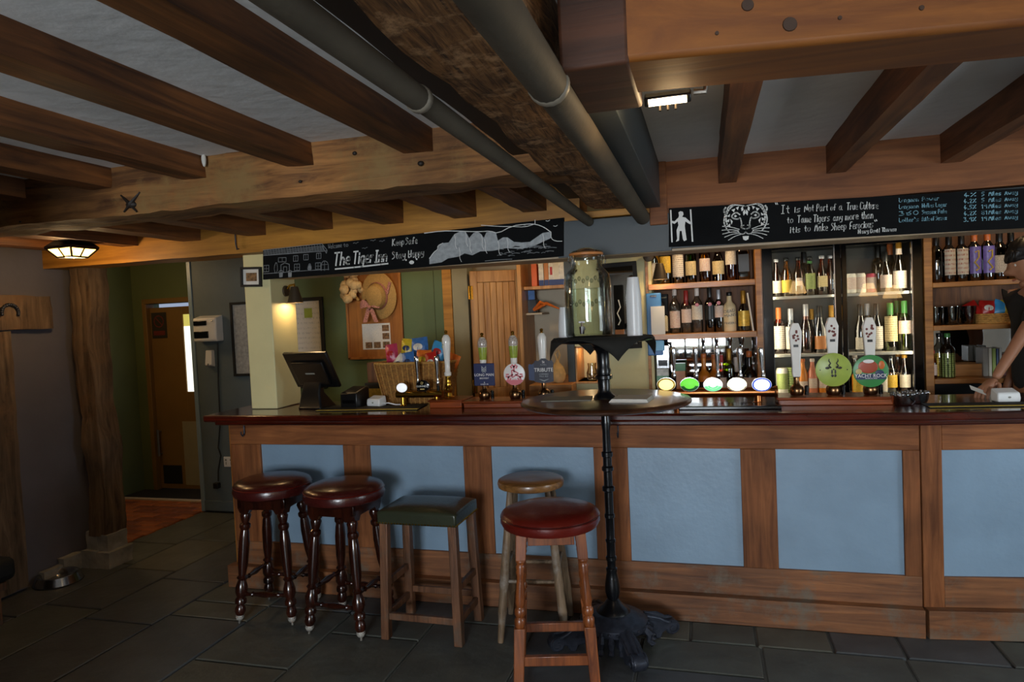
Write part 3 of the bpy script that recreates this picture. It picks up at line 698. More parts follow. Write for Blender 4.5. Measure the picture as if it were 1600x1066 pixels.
# right board
b2 = thing('chalkboard', 'black chalkboard with tiger head, quotation and beer list above the fridges', 'chalkboard', (.8, 3.64, 1.92))
quad_board(b2, [U(1045, 325.5, BY), U(1640, 292, BY), U(1640, 354, BY), U(1045, 386, BY)], .019, 'chalkboard')
k = Chalk(CY)
for a, c in (((1048, 329), (1050, 378)), ((1079, 328), (1082, 377))): k.stroke([a, c], 2.2, False)
k.fill([(1060, 332), (1063, 330), (1067, 331), (1068, 335), (1066, 339), (1071, 340), (1079, 347), (1081, 351), (1077, 350), (1071, 346), (1070, 353), (1071, 362), (1073, 375), (1069, 377), (1067, 374), (1065, 361), (1062, 361), (1061, 376), (1056, 378), (1058, 373), (1057, 360), (1060, 352), (1059, 346), (1054, 350), (1049, 348), (1050, 345), (1054, 346), (1060, 340), (1061, 337)])
k.build('chalk_figure', 'chalk_white', b2)
# tiger head, drawn as mirrored strokes round its axis
k = Chalk(CY); tx, ty = 1165, 349
def tig(pts, w=1.4, fill=False):
    for s in (-1, 1):
        q = [(tx+s*a+c*.01, ty+c-s*a*.05) for a, c in pts]
        if fill: k.fill(q)
        else: k.stroke(q, w)
tig([(0, -27), (6, -28), (12, -29), (20, -30), (27, -27), (29, -20), (33, -12), (34, -2), (30, 7), (26, 12)], 1.8)
tig([(18, -29), (24, -25), (29, -18), (31, -8), (29, 0)], 2.2); tig([(31, -26), (34, -22), (32, -16)], 2.4)
tig([(4, -27), (7, -24), (6, -19), (3, -21)], 0, True); tig([(10, -27), (15, -25), (12, -21)], 0, True)
tig([(1, -22), (4, -18), (3, -12), (0, -16)], 0, True); tig([(16, -24), (22, -22), (18, -18)], 0, True)
tig([(9, -14), (14, -18), (20, -15), (22, -11), (18, -8), (12, -7), (9, -9)], 2.0); tig([(13, -12), (16, -14), (18, -12), (16, -10)], 0, True)
tig([(24, -16), (29, -12), (25, -11)], 0, True); tig([(25, -8), (32, -5), (26, -3)], 0, True); tig([(24, -1), (31, 4), (24, 4)], 0, True); tig([(20, -4), (24, -8), (22, 1)], 0, True)
tig([(8, -8), (6, 0), (7, 6), (4, 8), (0, 9)], 1.8); tig([(3, 3), (6, 4), (5, 8)], 1.6); tig([(0, 9), (0, 14), (4, 17), (9, 16), (12, 12)], 1.6); tig([(0, 20), (5, 20), (4, 25), (0, 27)], 0, True)
for a in ((10, 9, 36, 3), (11, 11, 37, 9), (11, 13, 36, 15), (10, 15, 33, 20), (8, 17, 27, 25)): tig([(a[0], a[1]), ((a[0]+a[2])/2, (a[1]+a[3])/2-1.5), (a[2], a[3])], 1.0)
k.build('tiger_drawing', 'chalk_white', b2)
k = Chalk(CY); q = lambda t, x0, y0, x1, y1, h, w: k.text(t, x0, y0, x1, y1, h, w, .05)
q('"', 1211, 326, 1215, 326, 9, 1.05); q('It', 1221, 334, 1233, 333, 13, 1.05); q('is', 1242, 332, 1250, 331, 9, 1.05); q('Not', 1257, 331, 1271, 330, 11, 1.05); q('Part', 1276, 330, 1293, 329, 11, 1.05); q('of', 1298, 329, 1306, 328, 10, 1.05); q('a', 1311, 328, 1316, 328, 11, 1.05); q('True', 1323, 328, 1340, 327, 11, 1.05); q('Culture', 1344, 327, 1372, 326, 11, 1.05)
q('to', 1230, 349, 1239, 348, 10, 1.05); q('Tame', 1246, 348, 1267, 347, 11, 1.05); q('Tigers', 1271, 347, 1296, 345, 11, 1.05); q('any', 1302, 345, 1316, 344, 10, 1.05); q('more', 1321, 344, 1341, 342, 11, 1.05); q('than', 1346, 342, 1364, 341, 11, 1.05)
q('it', 1235, 364, 1241, 364, 10, 1.05); q('is', 1244, 363, 1250, 363, 9, 1.05); q('to', 1257, 362, 1266, 361, 10, 1.05); q('Make', 1273, 361, 1293, 360, 11, 1.05); q('Sheep', 1299, 360, 1322, 358, 11, 1.05); q('Ferocious', 1328, 358, 1364, 355, 11, 1.05); q('"', 1366, 352, 1370, 351, 8, 1.05)
q('Henry', 1341, 365, 1357, 364, 6, 1.05); q('David', 1360, 364, 1374, 363, 6, 1.05); q('Thoreau', 1378, 362, 1400, 361, 6, 1.05)
k.build('lettering', 'chalk_white', b2)
k = Chalk(CY)
rows = [('Longman', 'Power', '4%', '5', 'Miles', 'Away'), ('Longman', 'Helles Lager', '4.2%', '5', 'Miles', 'Away'), ('360', 'Sussex Pale', '4.5%', '19', 'Miles', 'Away'), ("Loller's", 'Pride of Sussex', '4.2%', '81', 'Miles', 'Away')]
for i, r_ in enumerate(rows):
    y = 316+i*10.4; d = lambda x: y-(x-1405)*.055
    for t, x0, x1 in ((r_[0], 1405, 1435), (r_[1], 1441, 1441+min(38, 5.2*len(r_[1])))): k.text(t, x0, d(x0), x1, d(x1), 6.0, .95)
for i in range(5):
    y = 308+i*9.6; d = lambda x: y-(x-1505)*.055; r_ = (rows+[('', '', '3.9%', '19', 'Miles', 'Away')])[i]
    for t, x0, x1 in ((r_[2], 1506, 1525), (r_[3], 1534, 1534+4*len(r_[3])), (r_[4], 1545, 1564), (r_[5], 1570, 1590)): k.text(t, x0, d(x0), x1, d(x1), 6.0, .95)
k.build('beer_list', 'chalk_blue', b2)
struct(MB().box(-.745, -.15, 3.644, 3.664, 1.925, 2.118).build('trim_6', 'slate_paint', bev=.002))
# ================================================================== STOOLS
LEGP = [(0, .026), (.07, .027), (.075, .02), (.10, .026), (.13, .022), (.16, .017), (.175, .026), (.20, .026), (.22, .019), (.25, .022), (.33, .026), (.50, .024), (.60, .017), (.62, .026), (.64, .018), (.66, .022), (.70, .029), (.74, .029), (.78, .02), (.80, .027), (.83, .027), (.845, .018), (.87, .024), (.90, .026), (.93, .018), (.94, .020)]
def dark_stool(label, loc, rz, sh, grp):
    t = thing('bar_stool', label, 'bar stool', loc, rz, grp); H = .66; a, c = .105, .158
    z = H
    MB().lathe([(.195, z+.03), (.212, z+.04), (.218, z+.06), (.212, z+.082), (.206, z+.086), (.212, z+.092), (.205, z+.104), (.17, z+.118), (.10, z+.128), (.001, z+.13)], 36).build('seat', 'leather_plum', t)
    MB().lathe([(.212, z+.083), (.2155, z+.086), (.212, z+.090)], 36, cap=False).build('piping', 'leather_red', t)
    ap = MB()
    for k in range(4):
        X = RZ(k*PI/2); ap.prism([(-.14, .03), (.14, .03), (.14, -.02), (.125, -.05), (.085, -.055), (.07, -.03), (-.07, -.03), (-.085, -.055), (-.125, -.05), (-.14, -.02)], X @ T3(0, -.14, H), .025)
    ap.build('apron', 'stool_dark', t, bev=.003)
    feet = []
    for sx in (-1, 1):
        for sy in (-1, 1):
            p0 = Vector((sx*a, sy*a, H)); p1 = Vector((sx*c, sy*c, 0)); d = p1-p0
            lg = MB().turn(p0, p1, [(a_, b_*1.14) for a_, b_ in LEGP], 14).build('leg', 'stool_dark', t)
            q = MB().turn(p0+d*.93, p1, [(0, .022), (.25, .023), (.55, .016), (.6, .012)], 12); q.build('ferrule', 'zinc', lg)
            MB().turn(p0+d*.965, p1, [(0, .009), (.9, .009), (1, .007)], 10).build('pin', 'steel_worn', lg)
            feet.append((sx, sy))
    SP = [(0, .008), (.1, .012), (.2, .009), (.24, .015), (.28, .010), (.5, .018), (.72, .010), (.76, .015), (.8, .009), (.9, .012), (1, .008)]
    for (p, q, zz) in (((-1, -1), (1, -1), .16), ((-1, 1), (1, 1), .16), ((-1, -1), (-1, 1), .235), ((1, -1), (1, 1), .235)):
        f = lambda s: Vector((s[0]*lerp(c, a, zz/H), s[1]*lerp(c, a, zz/H), zz))
        MB().turn(f(p), f(q), SP, 12).build('stretcher', 'stool_dark', t)
    t.scale = (1, 1, sh/.79); return t
dark_stool('dark turned-leg stool with plum seat, farthest from the black table', (-2.385, 3.345, 0), .10, .785, 'dark turned bar stools')
dark_stool('dark turned-leg stool with plum seat, next to the green square stool', (-1.895, 3.275, 0), -.06, .785, 'dark turned bar stools')
# square stool with green leather
t = thing('square_stool', 'square oak stool with studded dark green leather top', 'bar stool', (-1.425, 3.30, 0), -.02)
w, d, H = .205, .145, .60
def pillow(x, y, z0, z1, dome):
    n = 10; top = [[(-x+2*x*i/n, -y+2*y*j/n, z1+dome*(1-(2*i/n-1)**4)*(1-(2*j/n-1)**4)) for i in range(n+1)] for j in range(n+1)]
    vs = [p for r in top for p in r]; fs = [(j*(n+1)+i, j*(n+1)+i+1, (j+1)*(n+1)+i+1, (j+1)*(n+1)+i) for j in range(n) for i in range(n)]
    ring = [i for i in range(n+1)]+[(j+1)*(n+1)-1 for j in range(1, n+1)]+[n*(n+1)+i for i in range(n-1, -1, -1)]+[j*(n+1) for j in range(n-1, 0, -1)]
    o = len(vs); vs += [(vs[i][0], vs[i][1], z0) for i in ring]; m = len(ring)
    fs += [(ring[i], ring[(i+1) % m], o+(i+1) % m, o+i) for i in range(m)]+[tuple(o+i for i in range(m))]
    return MB().add(vs, fs)
pillow(w+.012, d+.012, H-.005, H+.062, .022).build('seat', 'leather_green', t, bev=.01, ang=60)
st = MB()
for i in range(27):
    x = -w-.012+i*(2*w+.024)/26
    for y in (-d-.013, d+.013): st.ball((x, y, H+.004), .0045, 6, 4)
for i in range(1, 19):
    y = -d-.012+i*(2*d+.024)/19
    for x in (-w-.013, w+.013): st.ball((x, y, H+.004), .0045, 6, 4)
o = st.build('studs', 'brass', t); o['kind'] = 'stuff'
for sx in (-1, 1):
    for sy in (-1, 1):
        a = .022; x0, y0 = sx*(w-.018), sy*(d-.018); x1, y1 = sx*(w-.004), sy*(d+.002)
        MB().hexa([(x1-a, y1-a, 0), (x1+a, y1-a, 0), (x1+a, y1+a, 0), (x1-a, y1+a, 0), (x0-a, y0-a, H), (x0+a, y0-a, H), (x0+a, y0+a, H), (x0-a, y0+a, H)]).build('leg', 'stool_oak', t, bev=.004)
for sx in (-1, 1):
    MB().box(sx*(w-.008)-.011, sx*(w-.008)+.011, -d+.02, d-.02, .26, .295).build('stretcher', 'stool_oak', t, bev=.003)
    MB().box(sx*(w-.006)-.011, sx*(w-.006)+.011, -d+.02, d-.02, .10, .135).build('stretcher', 'stool_oak', t, bev=.003)
for sy, z in ((-1, .10), (1, .13)): MB().box(-w+.02, w-.02, sy*(d-.003)-.011, sy*(d-.003)+.011, z, z+.035).build('stretcher', 'stool_oak', t, bev=.003)
# bare wooden milking-style stool
t = thing('wooden_stool', 'bare pale wooden stool with round plank seat against the bar', 'bar stool', (-.89, 3.40, 0), .12)
MB().lathe([(.150, .745), (.168, .752), (.172, .768), (.168, .783), (.155, .79), (.05, .786), (.001, .785)], 32).build('seat', 'stool_seat', t)
ft = [(-1, -1), (1, -1), (1, 1), (-1, 1)]; top, bot = .095, .165
for sx, sy in ft:
    MB().turn((sx*top, sy*top, .75), (sx*bot, sy*bot, 0), [(0, .014), (.2, .018), (.5, .022), (.62, .024), (.66, .021), (.8, .023), (.84, .019), (1, .015)], 12).build('leg', 'stool_elm', t)
f = lambda s, zz: Vector((s[0]*lerp(bot, top, zz/.75), s[1]*lerp(bot, top, zz/.75), zz))
for i, zz in enumerate((.30, .36, .30, .36)): MB().turn(f(ft[i], zz), f(ft[(i+1) % 4], zz), [(0, .008), (.5, .012), (1, .008)], 10).build('stretcher', 'stool_elm', t)
MB().turn(f(ft[2], .50), f(ft[3], .50), [(0, .008), (.5, .011), (1, .008)], 10).build('stretcher', 'stool_elm', t)
# red-topped stool in front
t = thing('bar_stool', 'orange-brown stool with bright red leather seat, nearest the camera', 'bar stool', (-.692, 2.955, 0), .225)
H = .695
MB().lathe([(.19, H), (.212, H+.003), (.222, H+.022), (.220, H+.040), (.214, H+.046), (.219, H+.052), (.210, H+.063), (.18, H+.074), (.10, H+.082), (.001, H+.084)], 40).build('seat', 'leather_red', t)
MB().lathe([(.217, H+.042), (.222, H+.046), (.217, H+.050)], 40, cap=False).build('piping', 'leather_plum', t)
tp, bt_ = .126, .166
for sx in (-1, 1):
    for sy in (-1, 1):
        P = lambda z: Vector((sx*lerp(bt_, tp, z/H), sy*lerp(bt_, tp, z/H), z)); s = .021
        b = MB(); lg = b
        for z0, z1, k0, k1 in ((.585, H, .022, .023), (0, .30, .021, .024)):
            a, c = P(z0), P(z1)
            b.hexa([(a.x-k0, a.y-k0, z0), (a.x+k0, a.y-k0, z0), (a.x+k0, a.y+k0, z0), (a.x-k0, a.y+k0, z0), (c.x-k1, c.y-k1, z1), (c.x+k1, c.y-k1, z1), (c.x+k1, c.y+k1, z1), (c.x-k1, c.y+k1, z1)])
        b.turn(P(.59), P(.295), [(0, .018), (.04, .023), (.08, .017), (.12, .022), (.17, .018), (.2, .021), (.25, .016), (.35, .017), (.62, .022), (.7, .017), (.74, .024), (.8, .024), (.84, .017), (.88, .024), (.95, .023), (1, .018)], 14)
        b.build('leg', 'stool_red', t, bev=.003)
for k in range(4):
    X = RZ(k*PI/2); MB().box(-.10, .10, -.125, -.108, H-.055, H, 0, X).build('apron', 'stool_red', t, bev=.002)
    z = .155 if k in (0, 2) else .22; rr = lerp(bt_, tp, z/H)
    MB().box(-rr+.02, rr-.02, -rr-.012, -rr+.012, z-.02, z+.022, 0, X).build('stretcher', 'stool_red', t, bev=.003)

# ================================================================== TWO-TIER TABLE with its cast-iron pedestal
TX, TY = -.478, 3.315
t = thing('pedestal_table', 'round dark table with smaller upper tier on ornate black iron pedestal', 'table', (TX, TY, 0))
MB().lathe([(.37, 1.178), (.395, 1.182), (.408, 1.19), (.410, 1.198), (.402, 1.206), (.39, 1.209), (.001, 1.209)], 56).build('table_top', 'table_wood', t)
MB().lathe([(.22, 1.484), (.238, 1.487), (.244, 1.494), (.238, 1.502), (.225, 1.503), (.001, 1.503)], 44).build('upper_tier', 'cast_iron', t)
prof = [(.085, .155), (.082, .165), (.065, .18), (.042, .20), (.034, .215), (.026, .222), (.031, .235), (.037, .26), (.037, .285), (.030, .33), (.025, .355), (.028, .362), (.028, .372), (.021, .38), (.022, .41), (.026, .415), (.026, .43), (.021, .435), (.0215, .50), (.025, .505), (.025, .515), (.020, .52), (.021, .62), (.025, .625), (.025, .64), (.0205, .645), (.021, .75), (.030, .757), (.030, .775), (.021, .782), (.0205, .85), (.028, .857), (.028, .872), (.021, .88), (.021, .92), (.027, .926), (.027, .945), (.020, .95), (.019, 1.05), (.024, 1.09), (.022, 1.10), (.02, 1.14), (.05, 1.17), (.06, 1.178)]
MB().lathe(prof, 20).build('column', 'cast_iron', t)
MB().lathe([(.055, 1.209), (.05, 1.222), (.036, 1.235), (.03, 1.25), (.032, 1.30), (.042, 1.305), (.042, 1.32), (.033, 1.325), (.036, 1.345), (.030, 1.36), (.030, 1.42), (.036, 1.44), (.05, 1.455), (.045, 1.462), (.056, 1.472), (.06, 1.484)], 20).build('upper_column', 'cast_iron', t)
bs = MB().lathe([(.08, .085), (.160, .09), (.166, .10), (.165, .125), (.155, .132), (.145, .138), (.13, .14), (.11, .156), (.085, .162)], 40).build('base_disc', 'iron_relief', t)
for k in range(28):
    a = 2*PI*k/28
    MB().ball((.166*math.cos(a), .166*math.sin(a), .112), .009, 8, 5, 0, (1, 1, .8)).build('boss', 'iron_relief', bs)
for k in range(4):
    X = RZ(math.radians(28)+k*PI/2)
    pf = [(.10, .125), (.17, .128), (.23, .110), (.262, .088), (.285, .082), (.305, .084), (.325, .074), (.337, .055), (.334, .034), (.318, .016), (.295, .010), (.272, .018), (.262, .036), (.246, .030), (.235, .004), (.205, 0), (.192, .030), (.10, .03)]
    fo = MB().prism(pf, X @ T3(0, -.033, 0), .066).build('scroll_foot', 'iron_relief', t, bev=.008)
    b = MB()
    for y in (-.034, .034):
        b.tube([X @ Vector((.298+(.034*(1-i/22*.8))*math.cos(1.9-i*.30), y, .047+(.034*(1-i/22*.8))*math.sin(1.9-i*.30))) for i in range(23)], [.006*(1-.4*i/22) for i in range(23)], 6)
        b.tube([X @ Vector(p) for p in ((.12, y, .10), (.18, y, .108), (.235, y, .09), (.27, y, .072))], .006, 6)
    b.tube([X @ Vector(p) for p in ((.16, 0, .13), (.225, 0, .115), (.265, 0, .092), (.305, 0, .088))], [.006, .012, .010, .004], 7)
    b.build('scroll_relief', 'iron_relief', fo)
    Y = RZ(k*PI/2+.05); lf = MB()
    for s in (-.046, 0, .046):
        lf.tube([Y @ Vector((.15, s, .10)), Y @ Vector((.175, s*1.05, .075)), Y @ Vector((.17, s*1.05, .045)), Y @ Vector((.188, s*1.1, .03)), Y @ Vector((.178, s*1.1, .02))], [.012, .018, .013, .016, .006], 7)
    lf.build('acanthus_leaf', 'iron_relief', t)
# cloth mat draped on the upper tier
n = 14; vs = []; a0 = .2
for j in range(n+1):
    for i in range(n+1):
        x = (i/n-.5)*.49; y = (j/n-.5)*.49; X2 = RZ(math.radians(-22)) @ Vector((x, y, 0)); r = math.hypot(X2.x, X2.y)
        z = 1.506 if r < .24 else 1.506-(r-.24)*.95
        rr = min(r, .246+max(0, r-.246)*.12); s = rr/r if r > 1e-6 else 1
        vs.append((X2.x*s, X2.y*s, z))
fs = [(j*(n+1)+i, j*(n+1)+i+1, (j+1)*(n+1)+i+1, (j+1)*(n+1)+i) for j in range(n) for i in range(n)]
mt = thing('cloth_mat', 'black square cloth draped over the upper tier of pedestal table', 'cloth', (TX, TY, 1.504))
o = MB().add([(x, y, z-1.504) for x, y, z in vs], fs).build('cloth', 'mat_black', mt, ang=80); s_ = o.modifiers.new('t', 'SOLIDIFY'); s_.thickness = .003; s_.offset = 1
# drinks dispenser jar
jp = U(921, 528, TY+.02); jz = 1.5085
j = thing('drinks_dispenser', 'big clear glass clip-top jar of water with tap on upper tier', 'jar', (jp.x, TY+.02, jz))
op = [(.001, 0), (.105, 0), (.112, .008), (.114, .02), (.114, .27), (.108, .30), (.09, .325), (.078, .335), (.074, .345), (.074, .385), (.080, .388), (.080, .398)]
ip = [(.076, .398), (.070, .385), (.070, .345), (.084, .322), (.103, .297), (.110, .27), (.110, .022), (.104, .010), (.001, .010)]
MB().lathe(op+ip, 40, cap=False).build('body', 'glass_jar', j)
MB().lathe([(.001, .012), (.103, .012), (.109, .024), (.109, .235), (.001, .236)], 40, cap=False).build('water', 'glass_water', j)
MB().lathe([(.001, .403), (.076, .402), (.080, .406), (.078, .416), (.05, .424), (.03, .432), (.001, .434)], 32).build('lid', 'glass_clear', j)
MB().lathe([(.079, .395), (.083, .399), (.083, .405), (.079, .409)], 32, cap=False).build('seal', 'label_orange', j)
MB().tube([(.083, .0, .40), (.095, 0, .37), (.090, -.01, .345), (.078, -.01, .355), (.08, .0, .39)], .0022, 6).tube([(-.083, 0, .402), (-.09, 0, .375), (-.08, 0, .36)], .0022, 6).build('clip', 'steel', j)
for k, z in enumerate((.275, .165)):
    b = MB()
    for s in range(9):
        a = -PI/2+(s-4)*.17
        b.ball((.1145*math.cos(a), .1145*math.sin(a), z+(.006 if s % 2 else -.006)), .008, 8, 5, 0, (1, 1, 1.4))
    b.build('relief_band', 'glass_clear', j)
b = MB().tube([(-.01, -.112, .045), (-.01, -.145, .045)], .012, 10).tube([(-.01, -.143, .055), (-.01, -.143, .02)], [.014, .010], 10).tube([(-.01, -.143, .055), (-.01, -.143, .075)], .005, 8).box(-.025, .005, -.147, -.139, .072, .079)
b.build('tap', 'chrome', j)
# stacks of plastic cups
def cups(label, px, n, Yc, h0=.10):
    p = U(px, 520, Yc); c = thing('cup_stack', label, 'cups', (p.x, Yc, 1.509), group='plastic cup stacks')
    for i in range(n):
        z = i*.0125; MB().lathe([(.036, z), (.0365, z+.004), (.026, z+h0), (.001, z+h0)], 20, cap=False).build('cup', 'cup_plastic', c)
    return c
cups('tall upside-down stack of clear plastic cups beside the jar, under the blue clipboard', 992, 15, TY-.03)
cups('low upside-down stack of plastic cups half hidden behind the glass jar', 884, 5, TY+.06)
pp = thing('paper_pad', 'white folded leaflets lying on the lower tabletop by the column', 'leaflet', (TX+.12, TY-.08, 1.2095), -.1)
for i in range(4): MB().box(-.07+i*.004, .11-i*.002, -.09, .07, i*.004, i*.004+.0035).build('sheet', 'paper', pp, smooth=False)
tp_ = thing('menu_card', 'flat grey-white card lying on the lower tabletop toward the pumps', 'card', (TX-.16, TY-.02, 1.2095), .1)
MB().box(-.14, .10, -.08, .08, 0, .003).build('card', 'mat_grey', tp_, smooth=False)

# ================================================================== THINGS ON THE BAR
def block(label, x0, x1, y0, y1, mat='tap_block', z1=1.148, name='pump_plinth'):
    b = thing(name, label, 'plinth', ((x0+x1)/2, (y0+y1)/2, 1.10))
    MB().box(x0, x1, y0, y1, 1.10, z1-.012).build('body', mat, b, world=True, bev=.004)
    MB().box(x0-.008, x1+.008, y0-.01, y1+.004, z1-.012, z1).build('top_board', mat, b, world=True, bev=.005); return b
PY = 3.87
bx0 = lambda px: U(px, 630, PY-.08).x
block('small reddish wood plinth under the lone white hand pump', bx0(672), bx0(722), PY-.09, PY+.10)
block('long reddish wood plinth under the three badged pumps near the pine door', bx0(726), bx0(880), PY-.10, PY+.10, z1=1.14)
block('long red wood plinth carrying the three pumps in front of the fridge', bx0(1216), bx0(1398), PY-.09, PY+.10, z1=1.142)
def pump(label, px, ztop, kind, base='bronze', badge=None, z0=1.146, grp='hand pumps'):
    p = U(px, 610, PY); t = thing('hand_pump', label, 'beer pump', (p.x, PY, z0), 0, grp); H = ztop-z0
    if base == 'brass':
        MB().lathe([(.034, 0), (.036, .006), (.022, .012), (.018, .03), (.024, .04), (.026, .055), (.018, .066), (.022, .078), (.018, .09), (.014, .11), (.017, .118), (.017, .128), (.012, .134)], 20).build('base', 'brass', t); hb = .13
    else:
        MB().lathe([(.030, 0), (.034, .01), (.036, .025), (.032, .042), (.020, .052), (.014, .062), (.013, .09), (.016, .094), (.013, .10)], 20).build('base', base, t); hb = .095
        MB().lathe([(.010, 0), (.011, .045), (.004, .05)], 12, T3(.048, .0, 0)).build('side_lever', 'black_gloss', t)
    if kind == 'coffin':
        P = [(.018, hb), (.021, hb+.02), (.021, hb+.08), (.029, H-.085), (.031, H-.045), (.016, H), (.001, H)]
        for r, z in P: pass
        rings = [[(-r, -.016, z), (r, -.016, z), (r*1.02, 0, z), (r, .016, z), (-r, .016, z), (-r*1.02, 0, z)] for r, z in P]
        h = MB().loft(rings).build('handle', 'white_ceramic', t, bev=.004)
        b = MB(); random.seed(px)
        for i in range(9): b.ball((random.uniform(-.016, .016), -.0175, H-.07+random.uniform(-.03, .03)), .005, 8, 5, 0, (1.2, .2, 1.2))
        b.build('transfer_print', 'book_maroon', h)
        MB().box(-.012, .012, -.0185, -.0165, H-.125, H-.112).build('transfer_print', 'print_black', h)
    else:
        pr = [(.014, hb), (.021, hb+.004), (.022, hb+.02), (.016, hb+.028), (.016, hb+.07), (.020, hb+.13), (.027, H-.075), (.026, H-.05), (.016, H-.03), (.010, H-.026)]
        h = MB().lathe(pr, 22).build('handle', 'white_ceramic', t)
        MB().lathe([(.009, H-.028), (.010, H-.022), (.006, H-.018), (.010, H-.012), (.011, H-.007), (.006, H-.001), (.001, H)], 14).build('finial', 'brass', t)
        if kind == 'hops':
            MB().lathe([(.0175, H-.031), (.0270, H-.050), (.0282, H-.075), (.0262, H-.085)], 22, cap=False).build('painted_band', 'print_grey', h)
            MB().lathe([(.0265, H-.086), (.0262, H-.10), (.0215, H-.155), (.0205, H-.16)], 22, cap=False).build('painted_band', 'print_olive', h)
        elif kind == 'print':
            b = MB()
            for a, z in ((2.9, H-.08), (3.6, H-.10), (2.5, H-.095), (3.2, H-.065), (4.2, H-.085)): b.ball((.0265*math.cos(a), .0265*math.sin(a), z), .006, 8, 5, 0, (.5, .5, 1))
            b.build('painted_leaf', 'print_olive', h)
    return t
pz = lambda py, px=800: U(px, py, PY).z
pump('tall white hand pump on brass base next to the snack basket', 701, pz(516, 701), 'print', 'brass', z0=1.15)
t2 = pump('green-banded hand pump with square navy badge', 757, pz(520, 757), 'hops', z0=1.142)
t3 = pump('green-banded hand pump with round pink and white badge', 805, pz(517, 805), 'hops', z0=1.142)
t4 = pump('plain white hand pump with dark purple shield badge', 850, pz(513, 850), 'plain', z0=1.142)
t5 = pump('white coffin-shaped hand pump without badge before the fridge', 1245, pz(505, 1245), 'coffin', z0=1.144)
t6 = pump('white coffin-shaped hand pump with round olive antelope badge', 1302, pz(496, 1302), 'coffin', z0=1.144)
t7 = pump('white coffin-shaped hand pump with round green and red badge', 1360, pz(496, 1360), 'coffin', z0=1.144)
def disc(c, r, y, m, n=36): return MB().lathe([(r, 0), (r, .005), (r-.002, .006), (.001, .006)], n, T3(c[0], y, c[1]) @ RX(PI/2))
def rel(px, py, t): v = U(px, py, PY-.04); return (v.x-t.location.x, v.z-t.location.z)
s1 = .00352
# navy square badge
c = rel(756.5, 585.5, t2); bd = MB().box(c[0]-.064, c[0]+.064, -.041, -.035, c[1]-.066, c[1]+.066).build('badge', 'badge_blue', t2, bev=.003)
letters('LONG MAN', .0225, bd, 'badge_white', T3(c[0], -.042, c[1]-.002) @ FRONT, .0006); letters('BREWERY', .013, bd, 'badge_white', T3(c[0], -.042, c[1]-.022) @ FRONT, .0006); letters('B\nSUSSEX UK', .010, bd, 'badge_white', T3(c[0], -.042, c[1]-.052) @ FRONT, .0006)
b = MB()
for s in (-1, 1): b.box(s*.012-.002, s*.012+.002, -.0425, -.041, c[1]+.018, c[1]+.05)
for s in (-1, 1):
    for q in (0, .012): b.box(-.002, .002, -.0425, -.041, -.013, .013, 0, T3(c[0]*0, 0, c[1]+.034-q) @ RY(s*.75))
for i in range(len(b.v)): b.v[i] = (b.v[i][0]+c[0], b.v[i][1], b.v[i][2])
b.build('emblem', 'chalk_grey', bd, smooth=False)
# round pink badge
c = rel(803.5, 585, t3); bd = disc(c, .064, -.035, 0).build('badge', 'badge_white', t3)
n = 20; a0, a1 = PI+.55, 2*PI-.55
MB().add([(c[0]+.0635*math.cos(lerp(a0, a1, i/n)), -.0415, c[1]+.0635*math.sin(lerp(a0, a1, i/n))) for i in range(n+1)], [tuple(range(n+1))]).build('badge_band', 'badge_pink', bd, smooth=False)
b = MB()
for k in range(3):
    a = k*2*PI/3+PI/2
    X = T3(c[0], -.0425, c[1]+.004) @ RY(-a+PI/2)
    b.box(-.005, .005, 0, .001, .008, .044, 0, X)
    for s in (-1, 1): b.box(-.005, .005, 0, .001, -.004, .018, 0, X @ T3(0, 0, .040) @ RY(s*.8)); b.box(-.0045, .0045, 0, .001, .0, .018, 0, X @ T3(s*.012, 0, .03) @ RY(s*.5))
    X2 = T3(c[0], -.0425, c[1]+.004) @ RY(-a-PI/2+PI/2)
    b.box(-.022, .022, 0, .001, .010, .017, 0, X2)
b.build('emblem', 'badge_pink', bd, smooth=False)
letters('GUN', .012, bd, 'badge_pink', T3(c[0], -.042, c[1]-.030) @ FRONT, .0005)
# shield badge
c = rel(849.5, 580, t4)
sh = [(-.058, .045), (-.05, .062), (-.03, .058), (-.012, .072), (.012, .072), (.03, .058), (.05, .062), (.058, .045), (.055, 0), (.056, -.06), (.03, -.066), (0, -.07), (-.03, -.066), (-.056, -.06), (-.055, 0)]
bd = MB().prism(sh, T3(c[0], -.041, c[1]), .006).build('badge', 'badge_dark', t4, smooth=False)
letters('TRIBUTE', .031, bd, 'badge_white', T3(c[0], -.042, c[1]+.006) @ FRONT, .0006, squash=.95); letters('CORNISH\nPALE ALE', .0125, bd, 'chalk_grey', T3(c[0], -.042, c[1]-.024) @ FRONT, .0006); letters('St', .02, bd, 'badge_white', T3(c[0], -.042, c[1]+.052) @ FRONT, .0006); letters('AUSTELL', .010, bd, 'chalk_grey', T3(c[0], -.042, c[1]+.036) @ FRONT, .0006)
MB().tube([(c[0]-.028, -.042, c[1]-.046), (c[0], -.042, c[1]-.056), (c[0]+.028, -.042, c[1]-.046)], [.001, .004, .001], 6).build('flourish', 'chalk_grey', bd)
c4 = (c[0]-.035, c[1]); MB().prism([(x*.8, z*.75) for x, z in sh], T3(c4[0]-.012, -.03, c4[1]-.005), .004).build('rear_badge', 'packet_navy', t4, smooth=False)
